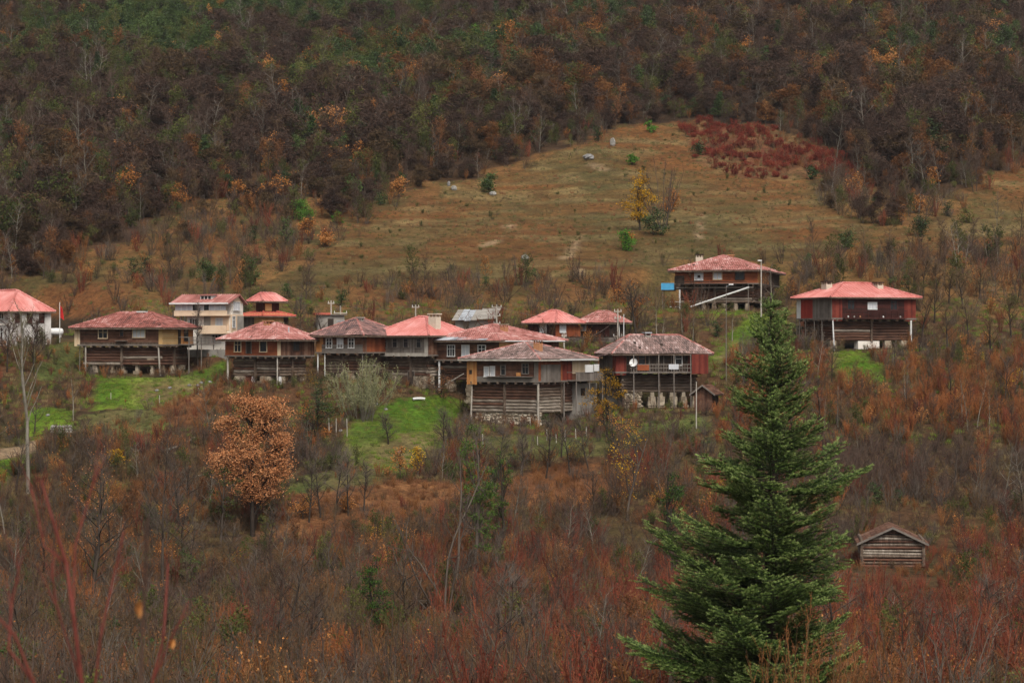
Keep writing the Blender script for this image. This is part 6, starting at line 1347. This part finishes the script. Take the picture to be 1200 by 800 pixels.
def great_fir():
    D = 68.0; px0 = 905; x0 = (px0 - 600) / FPX * D; z0 = float(hgt(x0, D)); s = PX(D); ztop = (400 - 350) / s
    H = ztop - z0; root = empty('fir_tree', (x0, D, z0)); tag(root, 'great dark green fir with layered branches in front of the brush and log barn', 'fir tree')
    m = MB(); n = 14; rad = lambda z: .02 + .24 * (1 - z / H) ** .9; prev = Vector((0, 0, -.6))
    for i in range(n): z = (H - .0) * (i + 1) / n; q = Vector((.05 * math.sin(i * .9), .04 * math.cos(i * 1.3), z)); m.tube(prev, q, rad(max(0, prev.z)), rad(z), 9, cap=(i == n - 1)); prev = q
    m.build('trunk', M['bark'], root, smooth=True)
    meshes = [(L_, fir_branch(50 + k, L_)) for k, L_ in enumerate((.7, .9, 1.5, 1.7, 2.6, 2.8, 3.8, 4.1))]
    # half widths (photo px) by photo row, left and right
    Lw = np.array([(350, 3), (372, 12), (392, 24), (405, 30), (430, 26), (450, 46), (480, 42), (505, 50), (530, 44), (548, 78), (560, 100), (590, 92), (620, 90), (645, 118), (675, 112), (700, 150), (735, 152), (760, 158), (790, 160), (860, 165)])
    Rw = np.array([(350, 3), (372, 10), (392, 22), (405, 26), (430, 30), (450, 42), (480, 48), (505, 52), (530, 50), (555, 72), (575, 104), (600, 96), (640, 76), (680, 84), (720, 74), (760, 78), (800, 90), (860, 100)])
    rng = random.Random(3); z = H - .25; az0 = 0
    while z > .8:
        py = 400 - (z0 + z) * s; t = (H - z) / H; k = 5 if t < .08 else (6 if t < .25 else 8); az0 += rng.uniform(.4, .9)
        for i in range(k + (2 if t > .3 else 0)):
            az = az0 + 2 * math.pi * i / k + rng.uniform(-.25, .25); c = math.cos(az); el = R(40 - 28 * min(1, t * 2.0) + rng.uniform(-16, 18)); zz = z + rng.uniform(-.14, .14) * (1 + t)
            pe = py - (math.sin(el) * 0)
            wl, wr = np.interp(pe, Lw[:, 0], Lw[:, 1]) / s, np.interp(pe, Rw[:, 0], Rw[:, 1]) / s
            w = (wr * max(c, 0) ** 2 + wl * max(-c, 0) ** 2) + (1 - c * c) * (wl + wr) / 2
            L_ = w * rng.choice((1.0, 1.05, .86, .72, .95, .55)) / max(.6, math.cos(el))
            if i >= k: L_ *= .6
            L_ = max(.12, L_); c_ = min(meshes, key=lambda q: abs(q[0] - L_) + rng.uniform(0, .15)); sc = L_ / c_[0]
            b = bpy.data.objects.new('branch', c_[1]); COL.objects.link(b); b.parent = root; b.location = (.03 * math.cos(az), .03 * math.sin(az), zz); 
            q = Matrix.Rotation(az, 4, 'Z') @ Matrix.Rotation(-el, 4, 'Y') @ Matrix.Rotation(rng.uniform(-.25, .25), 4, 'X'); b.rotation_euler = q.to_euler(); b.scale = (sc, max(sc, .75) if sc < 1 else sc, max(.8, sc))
        z -= (.28 + .25 * min(1, t * 2)) * rng.uniform(.8, 1.25)
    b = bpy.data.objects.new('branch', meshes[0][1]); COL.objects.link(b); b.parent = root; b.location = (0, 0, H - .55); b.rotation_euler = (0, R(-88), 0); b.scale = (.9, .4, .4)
    AVOID.append((x0, D, 4))

# ------------------------------------------------------------------ near red saplings (out of focus), barn, poles, stones
def saplings():
    def sap(label, D, path, r0, r1, mat='redstem', sides=(), leaves=()):
        pts = [np.array([(px - 600) / FPX * (D + dd), D + dd, (400 - py) / FPX * (D + dd)]) for px, py, dd in path]
        g = float(hgt(pts[0][0], pts[0][1])); base = np.array([pts[0][0], pts[0][1], g - .1]); pts = [base] + pts
        loc = Vector(base); p = Plant(np.random.default_rng(int(D * 10))); n = len(pts); rr = np.linspace(r0, r1, n)
        for i in range(n - 1): p.stem.append([*(pts[i] - base), *(pts[i + 1] - base), rr[i], rr[i + 1]])
        for (i, path2, r2) in sides:
            q = [pts[i]] + [np.array([(px - 600) / FPX * (D + dd), D + dd, (400 - py) / FPX * (D + dd)]) for px, py, dd in path2]
            for j in range(len(q) - 1): p.stem.append([*(q[j] - base), *(q[j + 1] - base), r2 * (1 - .6 * j / len(q)), r2 * (1 - .6 * (j + 1) / len(q))])
            p.spray([v - base for v in q], None, 7, .28, .003, .45, .5)
        root = tag(empty('sapling', loc), label, 'sapling'); link('stem', p.mesh('stem', M[mat], M[mat], k=7), root)
        for (px, py, w, h, mt) in leaves:
            c = np.array([(px - 600) / FPX * D, D, (400 - py) / FPX * D]) - base; s = FPX / D
            V = [tuple(c + np.array([a * w / s, b * .02, d * h / s])) for a, b, d in ((-.5, 0, 0), (-.2, -1, .45), (.35, 1, .4), (.5, 0, -.05), (.2, -1, -.5), (-.25, 1, -.4))]
            mb = MB(); mb.add(V + [tuple(c + np.array([0, .015, 0]))], [(0, 1, 6), (1, 2, 6), (2, 3, 6), (3, 4, 6), (4, 5, 6), (5, 0, 6)]); mb.build('leaf', M[mt], root)
    sap('blurred red sapling forking near the lower edge, second stem leaning right', 11.0, [(100, 900, 0), (96, 800, 0), (86, 720, 0), (78, 660, .1), (62, 610, .1), (48, 562, .2)], .014, .006, sides=[(2, [(92, 790, 0), (66, 710, -.1), (60, 660, -.1)], .006), (3, [(88, 640, .1), (104, 585, .2), (110, 560, .2)], .005), (1, [(118, 745, 0), (132, 680, .1), (146, 622, .1)], .007), (4, [(52, 640, .2), (38, 575, .3)], .006)])
    sap('thick grey-purple blurred stem rising above the red saplings', 9.0, [(163, 900, 0), (165, 790, 0), (169, 700, 0), (173, 606, 0)], .009, .007, mat='tw_purple', leaves=[(163, 713, 10, 22, 'lf_orange')])
    sap('thin red sapling with an orange leaf beside the grey stem', 12.0, [(176, 900, 0), (178, 800, 0), (192, 745, 0), (197, 660, .2)], .010, .005, leaves=[(201, 754, 9, 12, 'lf_orange')], sides=[(2, [(206, 735, 0), (216, 722, 0)], .005)])
    sap('dark red sapling crossing the lower left corner', 10.0, [(42, 900, 0), (40, 800, 0), (18, 745, 0), (0, 725, 0), (-20, 700, 0)], .008, .005, sides=[(2, [(10, 760, .1), (14, 705, .2), (22, 668, .2)], .007)])
    rng = np.random.default_rng(12)
    for k, (px, D, h) in enumerate([(925, 44, 705), (945, 42, 690), (895, 46, 740), (965, 40, 700), (985, 38, 720), (1010, 40, 740), (1040, 40, 710)]):
        x = (px - 600) / FPX * D; g = float(hgt(x, D)); Ht = (400 - h) / FPX * D - g; p = Plant(rng); p.shrub(Ht * .92, 7, .014, 22, .35, .006, .13, 2, .8, .2); q = np.asarray(p.tips); q = q[rng.random(len(q)) < .25]
        link_plant(p, Vector((x, D, g)), 'sapling_clump', 'thin brown sapling clump with sparse leaves before the foot of the fir', 'shrub', 'tw_brown', 'tw_rust', 'lf_rust', q, .035, group='sapling clumps before the fir')
    for k, (px, D, h) in enumerate([(1090, 34, 700), (1120, 32, 670), (1150, 33, 720), (1060, 33, 740), (1180, 30, 690)]):
        x = (px - 600) / FPX * D; g = float(hgt(x, D)); Ht = (400 - h) / FPX * D - g; p = Plant(rng); p.shrub(Ht * .92, 6, .010, 9, .4, .004, .11, 1, .9, .3); 
        link_plant(p, Vector((x, D, g)), 'reed_clump', 'tall pale dry stalks rising in the lower right corner', 'dry stalks', 'tw_grey', 'tw_grey', group='dry stalks in the lower corner')
def pole(label, px, py, hpx, r=.09, mat='pale', arms=(), lean=0, cat='utility pole', name='utility_pole', lamp=None, D=None):
    loc = gp(px, py) if D is None else Vector(((px - 600) / FPX * D, D, float(hgt((px - 600) / FPX * D, D)))); s = PX(loc.y); H = (400 - (py - hpx)) / s - loc.z if D else hpx / s
    o = tag(empty(name, loc), label, cat); m = MB(); m.tube((0, 0, -.5), (lean, 0, H), r * 1.2, r * .8, 8); m.build('shaft', M[mat], o)
    for (z, w) in arms:
        m = MB(); m.box(-w / 2, w / 2, -.05, .05, H - z - .05, H - z + .05); a = m.build('crossarm', M[mat], o)
        for u in (-w / 2 + .08, 0, w / 2 - .08): m = MB(); m.tube((u, 0, H - z + .05), (u, 0, H - z + .28), .045, .03, 6); m.build('insulator', M['white'], a)
    if lamp: m = MB(); m.tube((0, 0, H - .2), (lamp, -.3, H + .05), .03, .03, 5); m.build('lamp_arm', M['tin'], o); m = MB(); m.box(lamp - .25, lamp + .25, -.42, -.2, H, H + .14); m.build('lamp_head', M['white'], o)
    return o, loc + Vector((0, 0, H))
def wires(label, a, b, n=3, sag=1.0):
    m = MB()
    for k in range(n):
        off = Vector(((k - (n - 1) / 2) * .35, 0, -.1 * k)); p0, p1 = a + off, b + off; prev = p0
        for i in range(1, 15):
            t = i / 14; q = p0.lerp(p1, t) - Vector((0, 0, sag * 4 * t * (1 - t))); m.tube(prev, q, .012, .012, 3, cap=False); prev = q
    o = m.build('power_line', M['grey']); tag(o, label, 'power line', None)
def small_things():
    gable_hut('log_barn', 'weathered small log barn with low gable roof standing in red brush', 1046, 663, 72, 30, 17, 5.0, -6)
    gable_hut('plank_shed', 'small grey plank shed with gable roof right of the gallery house', 824, 482, 22, 24, 8, 3.0, -20, logs=False, wallm='brown', cat='shed')
    # tin-roofed shed behind the houses
    loc = gp(556, 388); s = PX(loc.y); o = tag(empty('tin_shed', loc, R(-8)), 'low stone shed with patched grey tin roof behind the houses', 'shed'); w = 46 / s
    m = MB(); m.box(-w / 2, w / 2, 0, 3.5, -.5, 1.25); m.build('wall', M['concrete'], o)
    rng = random.Random(2)
    for i in range(7):
        x0 = -w / 2 - .3 + i * (w + .6) / 7; x1 = x0 + (w + .6) / 7 - .03; dz = rng.uniform(-.05, .08) + (.25 * i / 7); t = Vector((0, 0, .05)); A = [Vector((x0, -.6, 1.2 + dz)), Vector((x1, -.6, 1.2 + dz)), Vector((x1, 4.0, 2.5 + dz)), Vector((x0, 4.0, 2.5 + dz))]
        m = MB(); m.box8(A + [v + t for v in A]); m.build('roof_sheet', M['tin' if i in (1, 2) else 'concrete'], o)
    # shack between the roofs
    loc = gp(388, 388); s = PX(loc.y); o = tag(empty('shack', loc, R(10)), 'small grey shack with rusty orange roof corner between the red roofs', 'shack')
    m = MB(); m.box(-1.6, 1.6, 0, 2.5, -.5, 1.9); m.build('wall', M['concrete'], o); m = MB(); m.box(-1.9, -.1, -.3, 2.8, 1.95, 2.2); m.build('roof_sheet', M['metal_orange'], o); m = MB(); m.box(-.05, 1.9, -.3, 2.8, 1.9, 2.02); m.build('roof_sheet', M['grey'], o); m = MB(); m.box(-.4, .3, -.02, -.001, .0, 1.5); m.build('door', M['dark'], o)
    # stones of the pasture
    for (px, py, w, h, mt, lb) in [(615, 305, 10, 7, 'rock', 'white boulder alone in the middle of the pasture'), (718, 171, 7, 10, 'rock', 'upright grey boulder at the top of the pasture'), (690, 187, 14, 7, 'rockdark', 'flat dark boulder near the upper pasture edge'), (578, 229, 9, 5, 'rock', 'grey boulder at the pasture edge'), (532, 223, 7, 6, 'rock', 'right stone of the pair at the forest foot'), (526, 218, 4, 6, 'rockdark', 'small left stone of the pair at the forest foot'), (20, 452, 0, 0, 'rock', '')]:
        if not w: continue
        loc = gp(px, py); s = PX(loc.y); m = MB(); rock_mesh(random.Random(px), m, (0, 0, h / s * .4), w / s / 2, w / s / 2.2, h / s * .55, 9); o = m.build('boulder', M[mt]); o.location = loc; tag(o, lb, 'boulder')
    # poles
    D0 = gp(388, 388).y
    a = pole('slim utility pole with small insulators beside the shack', 388, 384, 32, arms=((.35, .8),))[1]; pole('pole with wide white crossbar behind the two-tone roof', 399, 384, 26, arms=((.9, 1.6),))
    b = pole('utility pole behind the chimney of the bright red roof', 487, 390, 33, arms=((.3, .9),))[1]; c = pole('utility pole with three crossarms behind the pale-striped roof', 582, 392, 35, arms=((.3, 1.2), (1.3, .9), (2.2, .9)))[1]
    d = pole('utility pole with transformer gear beside the shadowed small house', 724, 402, 40, arms=((.3, .9), (1.1, .8), (3.2, 1.1)), mat='pale')[1]; pole('thin white pipe standing next to the transformer pole', 731, 402, 34, r=.05, mat='white', cat='pole', name='pipe_pole')
    pole('short pole with fittings rising behind the front roofs', 661, 412, 22, arms=((.4, .6), (1.0, .6)))
    pole('tall white pole in front of the highest house', 851, 446, 112, r=.045, mat='grey', cat='lamp post', name='lamp_post', lamp=.5); pole('lamp post at the right corner of the highest house', 892, 372, 66, r=.08, mat='pale', cat='lamp post', name='lamp_post', lamp=-.2)
    pole('thin pale pole below the grey plank shed', 816, 502, 55, r=.06, mat='pale', cat='pole', name='wooden_pole')
    wires('three sagging wires from the striped-roof pole to the transformer pole', c, d, 3, 1.2); wires('pair of wires between the two middle poles', b, c, 2, .8); wires('pair of wires running left to the shack pole', a, b, 2, .8)
    e = gp(890, 352) + Vector((0, 0, 3)); wires('single wire from the transformer pole to the highest house', d, e, 1, 1.5)
    f = gp(661, 410) + Vector((0, 0, 1.4)); wires('single wire drooping over the back roofs', d - Vector((0, 0, 1)), f, 1, 1.0)
    # flag
    loc = gp(70, 402); s = PX(loc.y); o = tag(empty('flag_pole', loc), 'red flag hanging limp on a short white mast by the white building', 'flag'); H = 48 / s; m = MB(); m.tube((0, 0, -.4), (0, 0, H), .05, .04, 6); m.build('mast', M['white'], o)
    m = MB(); V = []; n = 8
    for j in range(7):
        for i in range(n): u = i / (n - 1); V.append((.05 + u * .45 * (.6 + .4 * j / 6), .09 * math.sin(u * 12 + j * .5), H - .35 - j * .24 - u * .35))
    m.add(V, [(j * n + i, j * n + i + 1, (j + 1) * n + i + 1, (j + 1) * n + i) for j in range(6) for i in range(n - 1)]); m.build('cloth', M['flag'], o)
    # white tank
    loc = gp(66, 395); o = tag(empty('water_tank', loc, R(15), .6), 'rounded white water tank lying beside the white building', 'tank'); m = MB(); k = 12; prof = [(-1.6, .15), (-1.5, .5), (-1.25, .72), (0, .78), (1.1, .72), (1.35, .5), (1.45, .12)]; V = [(x, r_ * math.cos(2 * math.pi * i / k), 1.1 + r_ * math.sin(2 * math.pi * i / k)) for x, r_ in prof for i in range(k)]
    m.add(V, [(a * k + i, a * k + (i + 1) % k, (a + 1) * k + (i + 1) % k, (a + 1) * k + i) for a in range(len(prof) - 1) for i in range(k)] + [tuple(range(k - 1, -1, -1)), tuple(range((len(prof) - 1) * k, len(prof) * k))]); m.build('tank_shell', M['white'], o, smooth=True)
    m = MB(); m.box(-1.1, -.9, -.5, .5, -.4, .5); m.box(.8, 1.0, -.5, .5, -.4, .5); m.build('cradle', M['concrete'], o)
    # fence posts, planks
    for (px, py, h) in [(641, 516, 13), (652, 519, 11), (662, 517, 14), (675, 514, 13), (687, 511, 11), (630, 521, 10), (386, 518, 28), (394, 514, 24), (407, 512, 22), (187, 472, 9), (86, 492, 12), (566, 520, 12), (130, 468, 8), (232, 462, 8)]:
        loc = gp(px, py); s = PX(loc.y); m = MB(); m.tube((0, 0, -.3), (random.uniform(-.06, .06), 0, h / s), .05, .045, 6); o = m.build('fence_post', M['pale']); o.location = loc; tag(o, 'weathered wooden fence post standing in the field below the houses', 'fence post', 'fence posts in the fields')
    def beam(px0, py0, px1, py1, r, mt, lb, cat, name, lift=.25):
        a, b_ = gp(px0, py0), gp(px1, py1); m = MB(); k = 5; prev = Vector((0, 0, lift))
        for i in range(1, k + 1):
            q = a.lerp(b_, i / k); q.z = float(hgt(q.x, q.y)) + lift; m.tube(prev, q - a, r, r, 6); prev = q - a
        o = m.build(name, M[mt]); o.location = a; tag(o, lb, cat)
    beam(484, 470, 498, 470, .14, 'white', 'short white plank lying at the top of the green field', 'plank', 'white_plank'); beam(178, 535, 228, 517, .10, 'barkpale', 'long pale fallen log across the slope left of the oak', 'log', 'fallen_log', .4)
    beam(195, 572, 240, 560, .07, 'barkpale', 'thin fallen branch below the long log', 'branch', 'fallen_branch', .4)
    loc = gp(72, 506); m = MB(); rng = random.Random(8)
    o = tag(empty('stone_wall', loc, R(5)), 'short grey stone wall at the end of the field path', 'wall')
    for i in range(6):
        for j in range(3): m = MB(); rock_mesh(rng, m, (-.9 + i * .36 + rng.uniform(-.05, .05), rng.uniform(-.05, .05), .0 + j * .28), .24, .2, .17, 7); m.build('stone', M['rock'], o)
    # row of field stones and grey heap edges along the green field
    for (px, py) in [(184, 458), (199, 455), (222, 452), (236, 449), (399, 505), (388, 500), (430, 478), (441, 474), (452, 480), (468, 530), (246, 448), (232, 452), (56, 487)]:
        loc = gp(px, py); m = MB(); rock_mesh(rng, m, (0, 0, .06), .24, .2, .15, 7); o = m.build('field_stone', M['rockdark']); o.location = loc; tag(o, 'pale stone lying at the edge of a green field', 'stone', 'stones at the field edges')

build_houses()
make_ground()
protos()
small_things()
single_plants()
great_fir()
saplings()
for h in HS.values():
    cx, cy = h.wxy(-h.w / 2, h.d / 2); AVOID.append((cx, cy, max(h.w, h.d) / 2 + .8))
for (px, py, r_) in ((1046, 655, 3.4), (824, 480, 2.4), (556, 386, 3), (388, 386, 2.5), (62, 392, 2.5)):
    g = gp(px, py); AVOID.append((g.x, g.y + 2, r_))
plant_all()
# ------------------------------------------------------------------ haze
m = bpy.data.materials.new('thin_haze'); m.use_nodes = True; t = m.node_tree; t.nodes.clear()
pv = t.nodes.new('ShaderNodeVolumePrincipled'); pv.inputs['Color'].default_value = (.85, .88, .92, 1); pv.inputs['Density'].default_value = .00007; pv.inputs['Anisotropy'].default_value = .2
mo = t.nodes.new('ShaderNodeOutputMaterial'); t.links.new(pv.outputs[0], mo.inputs['Volume'])
hb = MB(); hb.box(-720, 720, -170, 2320, -60, 640); ho = hb.build('haze', m); tag(ho, None, None, None, 'stuff')
